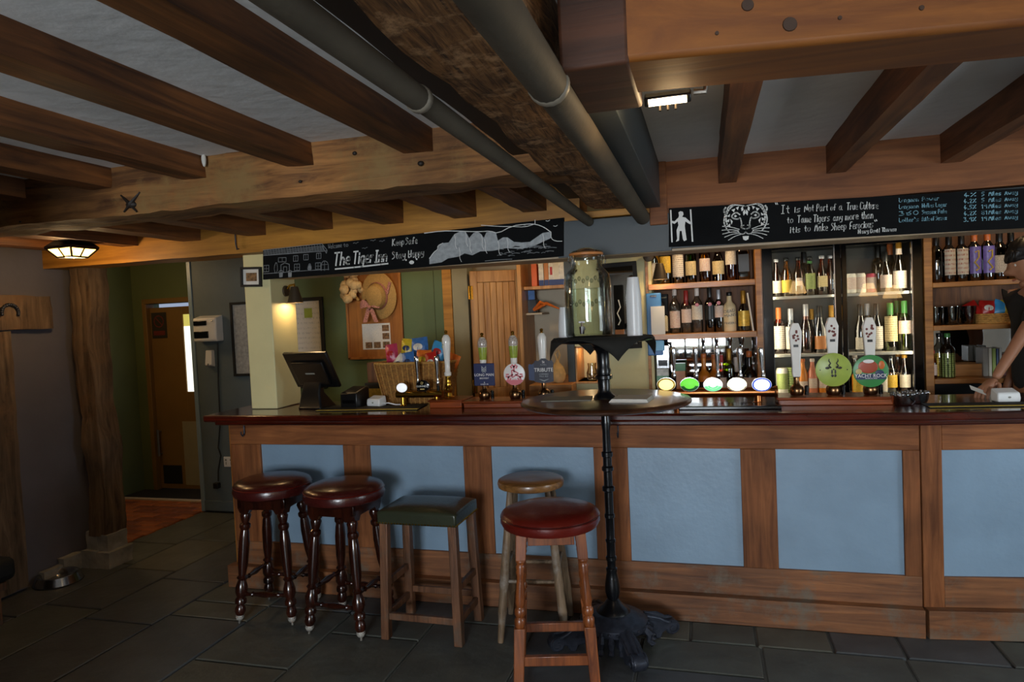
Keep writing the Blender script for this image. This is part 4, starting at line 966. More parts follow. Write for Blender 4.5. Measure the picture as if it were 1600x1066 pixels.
# olive badge with antelope
c = rel(1302.5, 578, t6); bd = disc(c, .086, -.035, 0).build('badge', 'badge_green', t6)
b = MB(); y = -.0425
for s in (-1, 1):
    b.tube([(c[0]+s*.012, y, c[1]+.010), (c[0]+s*.022, y, c[1]+.022), (c[0]+s*.014, y, c[1]+.034), (c[0]+s*.022, y, c[1]+.046), (c[0]+s*.020, y, c[1]+.058)], [.005, .004, .0035, .003, .001], 6)
    b.ball((c[0]+s*.029, y, c[1]+.010), .011, 10, 6, 0, (1, .1, .6)); b.ball((c[0]+s*.008, y, c[1]-.010), .008, 8, 5, 0, (.5, .1, 1.5)); b.ball((c[0]+s*.007, y, c[1]-.03), .009, 8, 5, 0, (.7, .1, .8)); b.ball((c[0]+s*.064, y, c[1]), .003, 8, 5, 0, (1, .2, 1))
b.ball((c[0], y, c[1]+.002), .004, 8, 5, 0, (1, .2, 1)); b.build('emblem', 'print_black', bd)
# green and red badge; abstract fruit shapes behind the name
c = rel(1360.5, 580, t7); bd = disc(c, .082, -.035, 0).build('badge', 'badge_leaf', t7)
b = MB().ball((c[0]-.012, -.0415, c[1]+.022), .042, 18, 8, 0, (1.1, .06, .8)); b.build('artwork', 'badge_rust', bd)
MB().ball((c[0]-.056, -.0425, c[1]-.002), .015, 14, 6, 0, (1, .1, 1)).build('artwork', 'badge_gold', bd); MB().ball((c[0]+.05, -.0425, c[1]+.03), .018, 14, 6, 0, (.8, .1, 1.2)).build('artwork', 'packet_orange', bd)
MB().ball((c[0]-.01, -.0435, c[1]+.05), .02, 14, 6, 0, (1.3, .1, .5)).build('artwork', 'badge_white', bd); MB().ball((c[0]+.04, -.0425, c[1]-.008), .016, 14, 6, 0, (1.3, .1, .8)).build('artwork', 'packet_navy', bd)
MB().box(c[0]-.068, c[0]+.068, -.0445, -.041, c[1]-.042, c[1]-.014).build('name_band', 'packet_navy', bd, smooth=False)
letters('YACHT ROCK', .0255, bd, 'badge_white', T3(c[0], -.045, c[1]-.024) @ FRONT, .0008, squash=.92)
letters('TROPICAL PALE', .008, bd, 'badge_white', T3(c[0], -.045, c[1]-.037) @ FRONT, .0006)
# five-tap font with lit lenses
FY = 3.80
lens = [(1041, 'lens_amber', 'label_gold', 'amber'), (1077.5, 'lens_green', 'badge_leaf', 'green'), (1114, 'lens_white', 'lens_mint', 'white-and-mint'), (1151.5, 'lens_cream', 'label_gold', 'cream'), (1190, 'lens_blue', 'lens_rim', 'blue-rimmed white')]
x0 = U(1032, 615, FY).x; x1 = U(1213, 615, FY).x
fz = U(1120, 614, FY).z
ft_ = thing('tap_font', 'copper bar font with five chrome taps and glowing oval lenses', 'beer font', ((x0+x1)/2, FY, 1.10))
MB().tube([(x0, FY+.02, fz), (x1, FY+.02, fz)], .026, 16).build('bar', 'copper', ft_, world=True)
for x in (x0, x1): MB().lathe([(.030, -.008), (.033, 0), (.030, .008)], 18, T3(x, FY+.02, fz) @ RY(PI/2)).build('end_cap', 'copper', ft_, world=True)
for x in (lerp(x0, x1, .15), lerp(x0, x1, .85)): MB().lathe([(.035, 1.10), (.035, 1.11), (.02, 1.12), (.018, fz)], 16, T3(x, FY+.02, 0)).build('support', 'copper', ft_, world=True)
tray = MB().box(x0+.1, x1+.01, FY-.15, FY-.01, 1.10, 1.118); tray.build('drip_tray', 'black_gloss', ft_, world=True, bev=.004)
for px, mm, rim, nm in lens:
    p = U(px, 601, FY-.045); lo = MB().lathe([(.001, -.02), (.046, -.018), (.05, -.008), (.05, .004)], 28, T3(p.x, FY-.045, p.z) @ RX(PI/2) @ Matrix.Diagonal((1, .74, 1, 1))).build('lens_housing', 'chrome', ft_, world=True)
    a = MB().lathe([(.049, .002), (.045, .008), (.03, .013), (.001, .016)], 28, T3(p.x, FY-.045, p.z) @ RX(PI/2) @ Matrix.Diagonal((1, .74, 1, 1))).build('lens', mm, ft_, world=True)
    rb = []
    for i in range(25):
        g = PI+.25+(PI-.5)*i/24; rb.append(g)
    b = MB()
    if nm in ('amber', 'blue-rimmed white'): rb = [2*PI*i/28 for i in range(29)]; rn = .82
    elif nm == 'white-and-mint': rn = .35
    elif nm == 'green': rn = .62
    else: rn = .88
    for g, h in zip(rb, rb[1:]):
        yy = FY-.045-.0165
        b.add([(p.x+.047*math.cos(q)*w_, yy+(.008 if w_ == 1 else 0.002*(1 if rn > .6 else 0)), p.z+.047*.74*math.sin(q)*w_) for q, w_ in ((g, 1), (h, 1), (h, rn), (g, rn))], [(0, 1, 2, 3)])
    b.build('lens_print', rim, ft_, smooth=False, world=True)
    MB().tube([(p.x, FY-.03, p.z), (p.x, FY+.02, fz)], .012, 10).build('neck', 'chrome', ft_, world=True)
    hx = {1041: 1051.5, 1077.5: 1086, 1114: 1120, 1151.5: 1155, 1190: 1191}[px]; q0 = U(hx+2, 592, FY+.01); q1 = U(hx-(3 if px == 1190 else 0), 543, FY+.0)
    hd = MB().turn(q0, q1, [(0, .008), (.05, .012), (.14, .012), (.2, .0065), (.3, .008), (.75, .013), (.93, .0145), (1, .011)], 14).build('tap_handle', 'chrome', ft_, world=True)
    MB().tube([q0+Vector((0, 0, .01)), (q0.x, FY+.02, fz)], .011, 10).build('tap_valve', 'black_gloss', ft_, world=True)
for px, mm, rim, nm in lens:
    p = U(px, 601, FY-.07)
# stout font
sx0, sx1 = U(620, 616, PY).x, U(692, 616, PY).x; sz = U(655, 616, PY).z
sf = thing('tap_font', 'low brass two-tap font with black oval stout badge', 'beer font', ((sx0+sx1)/2, PY, 1.10))
MB().tube([(sx0, PY, sz), (sx1, PY, sz)], .022, 14).build('bar', 'brass', sf, world=True)
for x in (sx0+.04, sx1-.04): MB().lathe([(.028, 1.10), (.016, 1.112), (.014, sz)], 14, T3(x, PY, 0)).build('support', 'brass', sf, world=True)
for px, py, mm, w in ((628, 606, 'lens_dim', .037), (661, 603, 'black_gloss', .044)):
    p = U(px, py, PY-.05); X = T3(p.x, PY-.05, p.z) @ RX(PI/2) @ Matrix.Diagonal((1, .8, 1, 1))
    MB().lathe([(.001, -.02), (w*.9, -.018), (w, -.006), (w, .002)], 26, X).build('lens_housing', 'chrome', sf, world=True)
    MB().lathe([(w*.96, .001), (w*.9, .006), (w*.6, .010), (.001, .012)], 26, X).build('lens', mm, sf, world=True)
    MB().tube([(p.x, PY-.04, p.z), (p.x, PY, sz)], .011, 10).build('neck', 'chrome', sf, world=True)
p = U(661, 603, PY-.05); L = lambda v: v-Vector(sf.location)
letters('GUINNESS', .0165, sf, 'chalk_white', T3(*L(Vector((p.x, PY-.0635, p.z-.002)))) @ FRONT, .0008)
MB().tube([(p.x-.006, PY-.063, p.z+.024), (p.x-.008, PY-.063, p.z+.012), (p.x, PY-.063, p.z+.010)], .0022, 6).tube([(p.x-.006, PY-.063, p.z+.024), (p.x+.006, PY-.063, p.z+.022), (p.x, PY-.063, p.z+.010)], .0025, 6).build('emblem', 'badge_gold', sf, world=True)
MB().box(p.x-.014, p.x+.014, PY-.064, PY-.062, p.z-.022, p.z-.016).build('emblem', 'badge_gold', sf, world=True, smooth=False)
for hx in (651.5, 682.5):
    q0, q1 = U(hx+2, 603, PY), U(hx-1, 557, PY-.02)
    MB().turn(q0, q1, [(0, .009), (.06, .013), (.15, .012), (.2, .007), (.3, .008), (.8, .0135), (.95, .0145), (1, .010)], 14).build('tap_handle', 'chrome', sf, world=True)
    MB().tube([q0+Vector((0, 0, .01)), (q0.x, PY, sz)], .010, 10).build('tap_valve', 'black_gloss', sf, world=True)
# till
p = UZ(488, 640, 1.10)
ti = thing('pos_till', 'black touchscreen till seen from behind, by the cream pillar', 'till', (p.x-.02, 3.83, 1.10), -.12)
MB().loft([[(-.09, -.07, 0), (.09, -.07, 0), (.09, .10, 0), (-.09, .10, 0)], [(-.085, -.06, .015), (.085, -.06, .015), (.085, .09, .015), (-.085, .09, .015)], [(-.075, -.045, .10), (.07, -.045, .10), (.06, .02, .10), (-.06, .02, .10)], [(-.06, -.01, .20), (.06, -.01, .20), (.05, .03, .20), (-.05, .03, .20)]]).build('stand', 'black_plastic', ti, bev=.01)
X = T3(.015, 0, .185) @ RX(math.radians(30)) @ RY(.0)
MB().box(-.165, .165, -.012, .012, -.06, .20, 0, X).box(-.12, .12, -.03, -.012, -.03, .14, 0, X).build('screen_housing', 'black_plastic', ti, bev=.006)
MB().box(-.155, .155, .0121, .0135, -.05, .19, 0, X).build('screen', 'black_gloss', ti, smooth=False)
MB().box(-.035, .035, -.031, -.030, .055, .065, 0, X).build('maker_plate', 'mat_grey', ti, smooth=False)
p = UZ(540, 640, 1.10); rp = thing('receipt_printer', 'small black receipt printer box right of the till', 'printer', (p.x, 3.86, 1.10), -.1)
MB().loft([[(-.06, -.06, 0), (.06, -.06, 0), (.06, .08, 0), (-.06, .08, 0)], [(-.06, -.06, .09), (.06, -.06, .09), (.06, .08, .115), (-.06, .08, .115)], [(-.05, -.045, .10), (.05, -.045, .10), (.05, .07, .125), (-.05, .07, .125)]]).build('case', 'black_plastic', rp, bev=.005)
MB().box(-.045, .045, -.062, -.06, .03, .05).build('slot', 'black_gloss', rp, smooth=False)
def reader(label, px, py, rz, cable):
    p = UZ(px, py, 1.10); y = p.y
    t = thing('card_reader', label, 'card reader', (p.x, y, 1.10), rz, 'white card readers')
    MB().loft([[(-.05, -.03, 0), (.05, -.03, 0), (.05, .04, 0), (-.05, .04, 0)], [(-.052, -.032, .02), (.052, -.032, .02), (.052, .04, .03), (-.052, .04, .03)], [(-.05, -.028, .048), (.05, -.028, .048), (.05, .038, .066), (-.05, .038, .066)]]).build('case', 'white_plastic', t, bev=.008, seg=3)
    MB().ball((0, -.0325, .026), .006, 10, 6, 0, (1.2, .2, .8)).build('logo', 'mat_grey', t)
    if cable: MB().tube([(.05, .0, .02), (.09, .01, .022), (.13, .03, .01), (.17, .08, .006)], .004, 7).build('cable', 'white_plastic', t)
    return t
reader('white card reader with cable beside the till', 588, 635, -.25, True)
reader('white card reader in front of the barman', 1572, 628, .12, False)
def bar_mat(label, pts):
    q = [UZ(x, y, 1.102) for x, y in pts]; cx = sum(v.x for v in q)/4; cy = sum(v.y for v in q)/4
    t = thing('bar_mat', label, 'bar mat', (cx, cy, 1.10)); b = MB()
    vs = [(v.x, v.y, 1.101) for v in q]+[(v.x, v.y, 1.105) for v in q]; b.hexa(vs); b.build('runner', 'mat_black', t, world=True, smooth=False)
    e = .028; f0, f1 = q[0], q[1]; MB().hexa([(f0.x, f0.y, 1.1051), (f1.x, f1.y, 1.1051), (f1.x, f1.y+e, 1.1051), (f0.x, f0.y+e, 1.1051), (f0.x, f0.y, 1.107), (f1.x, f1.y, 1.107), (f1.x, f1.y+e, 1.107), (f0.x, f0.y+e, 1.107)]).build('yellow_border', 'mat_yellow', t, world=True, smooth=False)
bar_mat('black bar mat with yellow edge in front of the till', [(493, 643), (652, 640.5), (668, 632), (515, 634)])
bar_mat('black bar mat with yellow edge in front of the barman', [(1453, 637.5), (1640, 634.5), (1640, 628), (1440, 631)])
# glass-and-steel dishes
for px, py, lab in ((1413, 634, 'round steel and glass dish at the bar bend, nearer the pumps'), (1435, 631, 'second steel dish behind it at the bar bend')):
    p = UZ(px, py, 1.10); t = thing('steel_dish', lab, 'dish', (p.x, p.y+.03, 1.10), 0, 'steel dishes on the bar')
    MB().lathe([(.03, 0), (.045, .004), (.052, .02), (.057, .048), (.060, .05), (.055, .048), (.048, .02), (.001, .012)], 28).build('bowl', 'chrome', t)
    b = MB()
    for i in range(14):
        a = 2*PI*i/14; b.ball((.05*math.cos(a), .05*math.sin(a), .055), .008, 8, 5)
    b.build('beaded_rim', 'steel', t)
# ================================================================== BEHIND THE BAR, toward the pillar
scene.cycles.transparent_max_bounces = 24
# cream pillar standing on the bar
pz0 = 1.102
pil = MB().box(-2.822, -2.632, 3.785, 4.06, pz0, 2.10, 0); struct(pil.build('pillar', 'cream_paint', bev=.006))
def frame(name, label, cat, c, w, h, t, mat, picmat, n='-Y', tilt=0, mount=0, d=.022, extra=None):
    """picture frame: four bars, mount, print; c = centre of its back"""
    t_ = thing(name, label, cat, c); t_.rotation_euler = (0, tilt, 0) if n == '-Y' else (0, 0, PI/2)
    b = MB(); b.box(-w/2, w/2, -d, 0, -h/2, -h/2+t); b.box(-w/2, w/2, -d, 0, h/2-t, h/2); b.box(-w/2, -w/2+t, -d, 0, -h/2+t, h/2-t); b.box(w/2-t, w/2, -d, 0, -h/2+t, h/2-t)
    b.build('frame', mat, t_, bev=.002)
    MB().box(-w/2+t, w/2-t, -.008, -.001, -h/2+t, h/2-t).build('mount', 'paper', t_, smooth=False)
    m = mount; MB().box(-w/2+t+m, w/2-t-m, -.0095, -.008, -h/2+t+m, h/2-t-m).build('print', picmat, t_, smooth=False)
    return t_
p = U(394, 433, 3.783); frame('picture_frame', 'small black-framed photo tilted on front of the cream pillar', 'picture', (p.x, 3.784, p.z), .150, .125, .014, 'black_matt', 'photo_print', tilt=.04, mount=.022)
p = U(378, 530, 5.1); frame('picture_frame', 'black-framed pale map on the slate wall beside the pillar', 'picture', (p.x+.06, 5.099, p.z), .30, .64, .022, 'black_matt', 'chalk_grey', mount=.0)
p0, p1 = U(462, 467, 5.1), U(506, 600, 5.1)
t = frame('notice_frame', 'black-framed white notice lit by the pillar wall lamp', 'picture', ((p0.x+p1.x)/2-.02, 5.099, 1.47), .34, .76, .03, 'black_matt', 'notice_print', mount=.0)
MB().box(-.01, .065, -.0105, -.009, .21, .29).build('crest', 'badge_green', t, smooth=False)
# corkboard with notice
p0, p1 = U(537, 418, 5.08), U(632, 560, 5.08)
cb_ = thing('pin_board', 'orange-brown pinboard on the green wall behind the bar', 'pinboard', ((p0.x+p1.x)/2, 5.098, p1.z))
w_, h_ = (p1.x-p0.x)/2, 2.12-p1.z
MB().box(-w_, w_, -.012, 0, 0, h_).build('board', 'cork_board', cb_, smooth=False)
for a in ((-w_, -w_+.02, 0, h_), (w_-.02, w_, 0, h_)): MB().box(a[0], a[1], -.026, 0, a[2], a[3]).build('frame_bar', 'cork_board', cb_, bev=.003)
MB().box(-w_, w_, -.026, 0, 0, .02).build('frame_bar', 'cork_board', cb_, bev=.003)
p = U(586, 526, 5.06); nt = thing('paper_notice', 'white sheet with small photos pinned below the straw hat', 'notice', (p.x, 5.084, p.z))
MB().box(-.125, .125, 0, .001, -.105, .105).build('sheet', 'notice_print', nt, smooth=False)
for x, z in ((.085, .065), (.085, .0), (.085, -.07), (-.07, -.07), (.005, -.07)): MB().box(x-.03, x+.03, -.0015, 0, z-.025, z+.025).build('photo', 'photo_print', nt, smooth=False)
# straw hat with gingham ribbon, and dried flowers
p = U(592, 462, 5.03); ht = thing('straw_hat', 'straw sunhat with red gingham ribbon hanging on pinboard', 'hat', (p.x, 5.03, p.z))
X = RX(PI/2+.12) @ RZ(0)
o = MB().lathe([(.185, -.01), (.19, 0), (.16, .012), (.115, .014), (.105, .02), (.10, .06), (.085, .09), (.05, .105), (.001, .11)], 32, X, sx=.8, sy=1.0).build('brim_and_crown', 'straw', ht)
MB().lathe([(.108, .016), (.112, .03), (.106, .048)], 32, X, cap=False, sx=.8, sy=1.0).build('ribbon', 'gingham', ht)
bw = MB()
for s in (-1, 1):
    bw.loft([[(-.05+s*x, -.07-dz, -.09+z+dy) for x, z, dz, dy in ((.0+u*.085, .01+.02*math.sin(u*PI), .02*math.sin(u*PI), v) for v in (-.006-.028*math.sin(u*2.6), .006+.028*math.sin(u*2.6)))]+[(-.05+s*u*.085, -.06, -.09+.01)] for u in (0, .3, .6, .85, 1)])
    bw.loft([[(-.05+s*(.01+.04*u)-.018, -.07, -.10-.11*u), (-.05+s*(.01+.04*u)+.018, -.07, -.10-.11*u), (-.05+s*(.01+.04*u), -.062, -.10-.11*u)] for u in (0, .5, 1)])
bw.ball((-.05, -.08, -.09), .015, 10, 6); bw.build('bow', 'gingham', ht)
st_ = MB(); st_.tube([(.02, -.035, -.06), (.09, -.03, .02), (.115, -.03, .10)], .012, 6); st_.build('ribbon_tail', 'gingham', ht)
p = U(546, 447, 4.98); fb = thing('dried_flowers', 'bunch of pale dried flowers hung beside the straw hat', 'flowers', (p.x, 4.99, p.z))
random.seed(5)
for i in range(16):
    a = random.uniform(0, 2*PI); r = .10*math.sqrt(random.random()); q = MB()
    q.ball((r*math.cos(a), random.uniform(-.05, .04), r*math.sin(a)*1.1), random.uniform(.028, .042), 9, 6); o = q.build('bloom', 'flower_cream', fb); rough_up(o, .010, i, 1, 60)
MB().tube([(.0, .03, -.05), (.05, .04, -.12)], .012, 6).build('stalks', 'straw', fb)
# pillar wall lamp
def wall_lamp(label, base, head, power, lit=True):
    t = thing('wall_lamp', label, 'wall lamp', base, 0, 'small wall lamps'); B = Vector(base); Hd = Vector(head)-B
    MB().lathe([(.001, .0), (.036, .0), (.034, .012), (.012, .018)], 20, RY(PI/2) if lit else RX(PI/2)).build('back_plate', 'shade_metal', t)
    MB().tube([(0, 0, 0), (Hd.x*.5, Hd.y*.5, .035), (Hd.x, Hd.y, Hd.z+.10), (Hd.x, Hd.y, Hd.z+.075)], .007, 8).build('arm', 'brass', t)
    MB().lathe([(.022, .085), (.024, .08), (.050, -.02), (.048, -.02), (.021, .078)], 24, T3(*Hd), cap=False).build('lamp_shade', 'shade_metal', t)
    MB().ball((Hd.x, Hd.y, Hd.z+.02), .018, 10, 8).build('bulb', 'bulb_warm', t)
    point_light('lamp_bulb', (head[0], head[1], head[2]-.006), power, WARM, .02); return t
q = UX(446, 455, -2.632); hd = U(464, 466, q.y+.0)
wall_lamp('small brown-shaded wall lamp on the side of the cream pillar', (-2.632, q.y, q.z), (-2.632+.075, q.y-.01, q.z-.06), 2.6)
q = U(1012, 400, 4.64); wall_lamp('small dark-shaded wall lamp in front of the whisky bottles', (q.x, 4.69, q.z), (U(1031, 430, 4.60).x, 4.60, U(1031, 432, 4.60).z), 1.6, False)
# slate wall fittings beside the passage
p0, p1 = U(306, 494, 5.05), U(344, 533, 5.05)
t = thing('towel_dispenser', 'white wall dispenser with dark window on the slate wall', 'dispenser', ((p0.x+p1.x)/2, 5.1, p1.z))
w_, h_ = (p1.x-p0.x)/2, p0.z-p1.z
MB().loft([[(-w_, 0, 0), (w_, 0, 0), (w_, 0, h_), (-w_, 0, h_)], [(-w_, -.09, 0), (w_, -.09, 0), (w_, -.09, h_*.9), (-w_, -.09, h_*.9)], [(-w_+.01, -.10, .01), (w_-.01, -.10, .01), (w_-.01, -.095, h_*.85), (-w_+.01, -.095, h_*.85)]]).build('case', 'white_plastic', t, bev=.006)
MB().box(-w_+.012, w_-.075, -.105, -.094, .03, .09).build('window', 'black_gloss', t, bev=.004); MB().box(-w_+.012, w_-.09, -.104, -.09, h_*.62, h_*.80).build('window', 'black_gloss', t, bev=.004)
MB().tube([(w_-.04, -.1, h_*.78), (w_-.025, -.1, h_*.78)], .006).build('lock', 'steel', t)
p = U(327, 560, 5.07); t = thing('soap_dispenser', 'narrow pale soap dispenser below the white wall dispenser', 'dispenser', (p.x, 5.1, p.z-.08))
MB().loft([[(-.035, -.0, 0), (.035, 0, 0), (.035, -.05, .02), (-.035, -.05, .02)], [(-.035, 0, .15), (.035, 0, .15), (.03, -.035, .15), (-.03, -.035, .15)]]).build('case', 'white_plastic', t, bev=.006); MB().box(-.006, .006, -.055, -.04, .02, .035).build('button', 'mat_grey', t, bev=.002)
pts = [U(x, y, 5.09) for x, y in ((340, 536), (341, 600), (344, 660), (341, 700), (345, 712), (341, 735), (341, 752))]
t = thing('power_cable', 'black cable with plug hanging down the slate wall', 'cable', (pts[-1].x, 5.09, pts[-1].z)); MB().tube(pts, .006, 7).build('flex', 'cable_black', t, world=True); v = pts[-1]; MB().box(v.x-.028, v.x+.022, 5.05, 5.095, v.z-.06, v.z-.01).build('plug', 'cable_black', t, world=True, bev=.006)
p = U(357, 722, 5.09); t = thing('wall_socket', 'white double socket low on the slate wall by the bar', 'socket', (p.x, 5.1, p.z-.045)); MB().box(-.05, .05, -.01, 0, 0, .09).build('plate', 'white_plastic', t, bev=.004)
for x in (-.025, .025): MB().box(x-.004, x+.004, -.012, -.01, .02, .045).box(x-.008, x+.008, -.014, -.01, .055, .07).build('outlet', 'mat_grey', t, bev=.001)
# hook chain hanging on the pine beam
p = U(368, 375, 3.64); t = thing('iron_hook', 'small black iron hook hanging on the pine beam', 'hook', (p.x, 3.65, p.z)); MB().tube([(0, -.005, .06), (0, -.012, .02), (0, -.01, -.03), (.008, -.012, -.06), (.02, -.012, -.055)], .004, 7).build('hook', 'iron_relief', t)

# pine posts, boarded door and the alcove
Yd = 4.98
a, b_ = U(692, 430, Yd).x, U(706, 430, Yd).x; struct(MB().box(a, b_, Yd-.03, 5.1, .0, CEIL).build('trim_7', 'pine_beam', bev=.004))
a2 = U(731, 430, Yd).x; struct(MB().box(b_+.002, a2, Yd-.02, 5.1, .0, CEIL).build('trim_8', 'jamb_grey', bev=.004))
hx = U(734, 440, Yd-.05).x; ztop = U(736, 424, Yd-.05).z
dw = .40; ang = math.radians(24)
cd = thing('boarded_door', 'pale pine tongue-and-groove cupboard door standing ajar behind the pumps', 'cupboard door', (hx, Yd-.05, .98), ang)
H = ztop-.98
for x0_, x1_ in ((0, .055), (dw-.055, dw)): MB().box(x0_, x1_, 0, .03, 0, H).build('stile', 'door_pine', cd, bev=.003)
MB().box(.055, dw-.055, 0, .03, H-.085, H).build('rail', 'door_pine', cd, bev=.003); MB().box(.055, dw-.055, 0, .03, 0, .10).build('rail', 'door_pine', cd, bev=.003)
nb = 6; bw_ = (dw-.11)/nb
for i in range(nb): MB().box(.055+i*bw_+.001, .055+(i+1)*bw_-.001, .010, .024, .10, H-.085).build('board', 'door_pine', cd, bev=.004)
for z in (H-.16, .12): MB().box(-.015, .02, -.004, 0, z-.05, z+.05).tube([(0, -.006, z-.05), (0, -.006, z+.05)], .006, 8).build('hinge', 'brass', cd)
MB().box(dw-.035, dw-.02, -.02, 0, .42, .53).build('latch', 'iron_relief', cd, bev=.003)
# shelf cupboard next to it
Ya = 5.02
x0 = U(806, 450, Ya-.1).x; x1 = U(824, 450, Ya-.1).x; xe = U(886, 450, Ya).x
sc = thing('open_cupboard', 'pine-sided open cupboard with folders on its shelf beside boarded door', 'cupboard', ((x0+xe)/2, Ya, .98))
zt_ = U(850, 452, Ya).z
MB().box(x0+.01, x0+.04, Ya-.10, 5.29, .98, 2.05).build('side', 'door_pine', sc, world=True, bev=.003)
MB().box(x0+.04, xe, Ya-.02, 5.29, zt_, zt_+.025).build('shelf', 'door_pine', sc, world=True, bev=.003)
MB().box(xe, xe+.03, Ya-.02, 5.29, .98, 2.05).build('side', 'book_maroon', sc, world=True, bev=.003)
zs = U(840, 492, Ya).z; MB().box(x0+.04, U(846, 490, Ya).x, Ya+.02, 5.29, zs, zs+.015).build('shelf', 'cream_grey', sc, world=True, bev=.002)
zl = U(860, 600, Ya).z; 
for i, (px, m, w_) in enumerate(((833, 'book_orange', .03), (844, 'packet_white', .026), (852, 'label_orange', .022), (860, 'packet_white', .03), (868, 'book_cream', .028), (876, 'packet_white', .03))):
    x = U(px, 430, Ya+.02).x; labs = ['bright orange folder at the end of the shelf', 'white and blue folder next to the orange one', 'narrow tan folder between two white folders', 'white folder with red mark, middle of shelf', 'cream folder with blue foot on the shelf', 'last white folder against the maroon upright']
    b = thing('folder', labs[i], 'folder', (x, Ya+.05, zt_+.0255), 0, 'folders on the alcove shelf')
    MB().box(-w_/2-.006, w_/2+.006, 0, .16, 0, .17).build('case', m, b, bev=.002)
    if i: MB().box(-w_/2-.005, w_/2+.005, -.001, 0, .0, .045).build('spine_label', 'book_navy', b, smooth=False)
    if i == 3: MB().box(-.009, .009, -.0015, 0, .08, .14).build('spine_label', 'packet_red', b, smooth=False)
p = U(845, 490, Ya+.03); b = thing('kindling_strips', 'thin orange wooden strips sticking out over the small shelf', 'strips', (p.x-.03, Ya+.06, zs+.016))
for k, (dx, dz) in enumerate(((.15, .03), (.06, .09))): MB().tube([(-.03, 0, .02), (dx*.5, -.02, .06+dz*.2), (dx+.03, -.03, .0+dz*.6)], [.012, .014, .004], 6).build('strip', 'packet_orange', b)
b = thing('leaflet_holder', 'dark holder with blue leaflets on the small alcove shelf', 'holder', (U(830, 480, Ya+.05).x, Ya+.08, zs+.016)); MB().box(-.035, .035, 0, .05, 0, .10).build('case', 'black_plastic', b, bev=.003); MB().box(-.03, .02, .01, .03, .05, .17).build('leaflet', 'packet_blue', b, smooth=False)
p = U(872, 575, 4.55); bs_ = struct(MB().box(U(835, 600, 4.7).x, U(900, 600, 4.7).x, 4.55, 5.29, .0, U(860, 600, 4.6).z).build('back_counter', 'shelf_pine', bev=.004))
b = thing('cloth_bag', 'small pale knotted bag standing behind the shield badge pump', 'bag', (U(872, 590, 4.68).x, 4.68, U(860, 600, 4.6).z))
o = MB().lathe([(.03, 0), (.05, .02), (.055, .06), (.04, .11), (.014, .14), (.012, .155)], 18).build('bag', 'flower_cream', b); rough_up(o, .006, 3, 1, 30)
MB().tube([(0, 0, .15), (-.015, 0, .20), (.01, 0, .225), (.02, 0, .19), (.004, 0, .15)], .006, 7).build('loop', 'flower_cream', b)
# cream pier with niche and a leaning frame
Yp = 4.72
xa, xb, xc = U(885, 500, Yp).x, U(899, 560, Yp).x, U(1016, 400, Yp).x; xn = U(935, 560, Yp).x
zn0, zn1 = U(915, 596, Yp).z, U(915, 541, Yp).z
pr = MB().box(xn, xc, Yp, 5.29, 0, CEIL).box(xb, xn, Yp, 5.29, 0, zn0).box(xb, xn, Yp, 5.29, zn1, CEIL).box(xb, xn, 5.0, 5.29, zn0, zn1)
struct(pr.build('pillar.001', 'cream_paint', smooth=False)); struct(MB().box(xa, xb, Yp-.02, 5.29, 0, CEIL).build('trim_9', 'slate_paint', bev=.003))
struct(MB().box(xb, xb+.012, Yp-.012, 5.0, zn0, zn1).box(xn-.014, xn, Yp-.012, 5.0, zn0, zn1).box(xb, xn, Yp-.012, 5.0, zn1-.012, zn1).box(xb-.01, xn+.01, Yp-.03, 5.0, zn0-.014, zn0).build('trim_10', 'door_pine', bev=.002))
t = thing('glass_jug', 'small clear jug standing in the pine-lined niche', 'jug', ((xb+xn)/2+.02, 4.80, zn0)); MB().lathe([(.001, .004), (.035, .004), (.04, .05), (.028, .09), (.032, .12), (.029, .12), (.025, .09), (.036, .05), (.001, .01)], 20, cap=False).build('body', 'glass_clear', t)
point_light('niche_bulb', ((xb+xn)/2, 4.84, zn1-.04), .5, WARM, .02)
f0, f1 = U(936, 412, Yp-.03), U(1001, 545, Yp-.03)
t = frame('mirror_frame', 'thick black-framed mirror on the cream pier behind the cups', 'mirror', ((f0.x+f1.x)/2, Yp-.002, (f0.z+f1.z)/2), f1.x-f0.x, f0.z-f1.z, .028, 'black_matt', 'mirror', tilt=-.03)
p = U(965, 480, 4.62); t = thing('chalk_sign', 'narrow black sign with white squiggle beside the cup stack', 'sign', (p.x, 4.676, U(965, 515, 4.68).z), 0)
MB().box(-.03, .03, 0, .02, 0, .30).build('slate', 'chalkboard', t, bev=.003); MB().tube([(0, -.002, .20), (.012, -.002, .15), (-.01, -.002, .11), (.01, -.002, .06), (-.006, -.002, .03)], .004, 6).build('squiggle', 'chalk_white', t)
MB().box(-.03, .03, .0, .02, -.06, -.001).build('stand', 'cork_board', t, bev=.003)
p = U(1015, 505, 4.58); t = thing('clipboard', 'bright blue clipboard with white papers hanging at the shelf end', 'clipboard', (xc+.012, 4.703, U(1015, 556, 4.70).z), 0)
MB().box(-.05, .05, 0, .012, 0, .42).build('board', 'blue_plastic', t, bev=.006); MB().box(-.02, .07, -.012, -.001, .14, .33).build('papers', 'chalk_white', t, smooth=False); MB().box(-.02, .06, -.012, -.001, .03, .10).build('pouch', 'packet_sky', t, bev=.003); MB().tube([(-.02, -.004, .40), (.02, -.004, .40)], .006, 7).build('clip', 'steel', t)

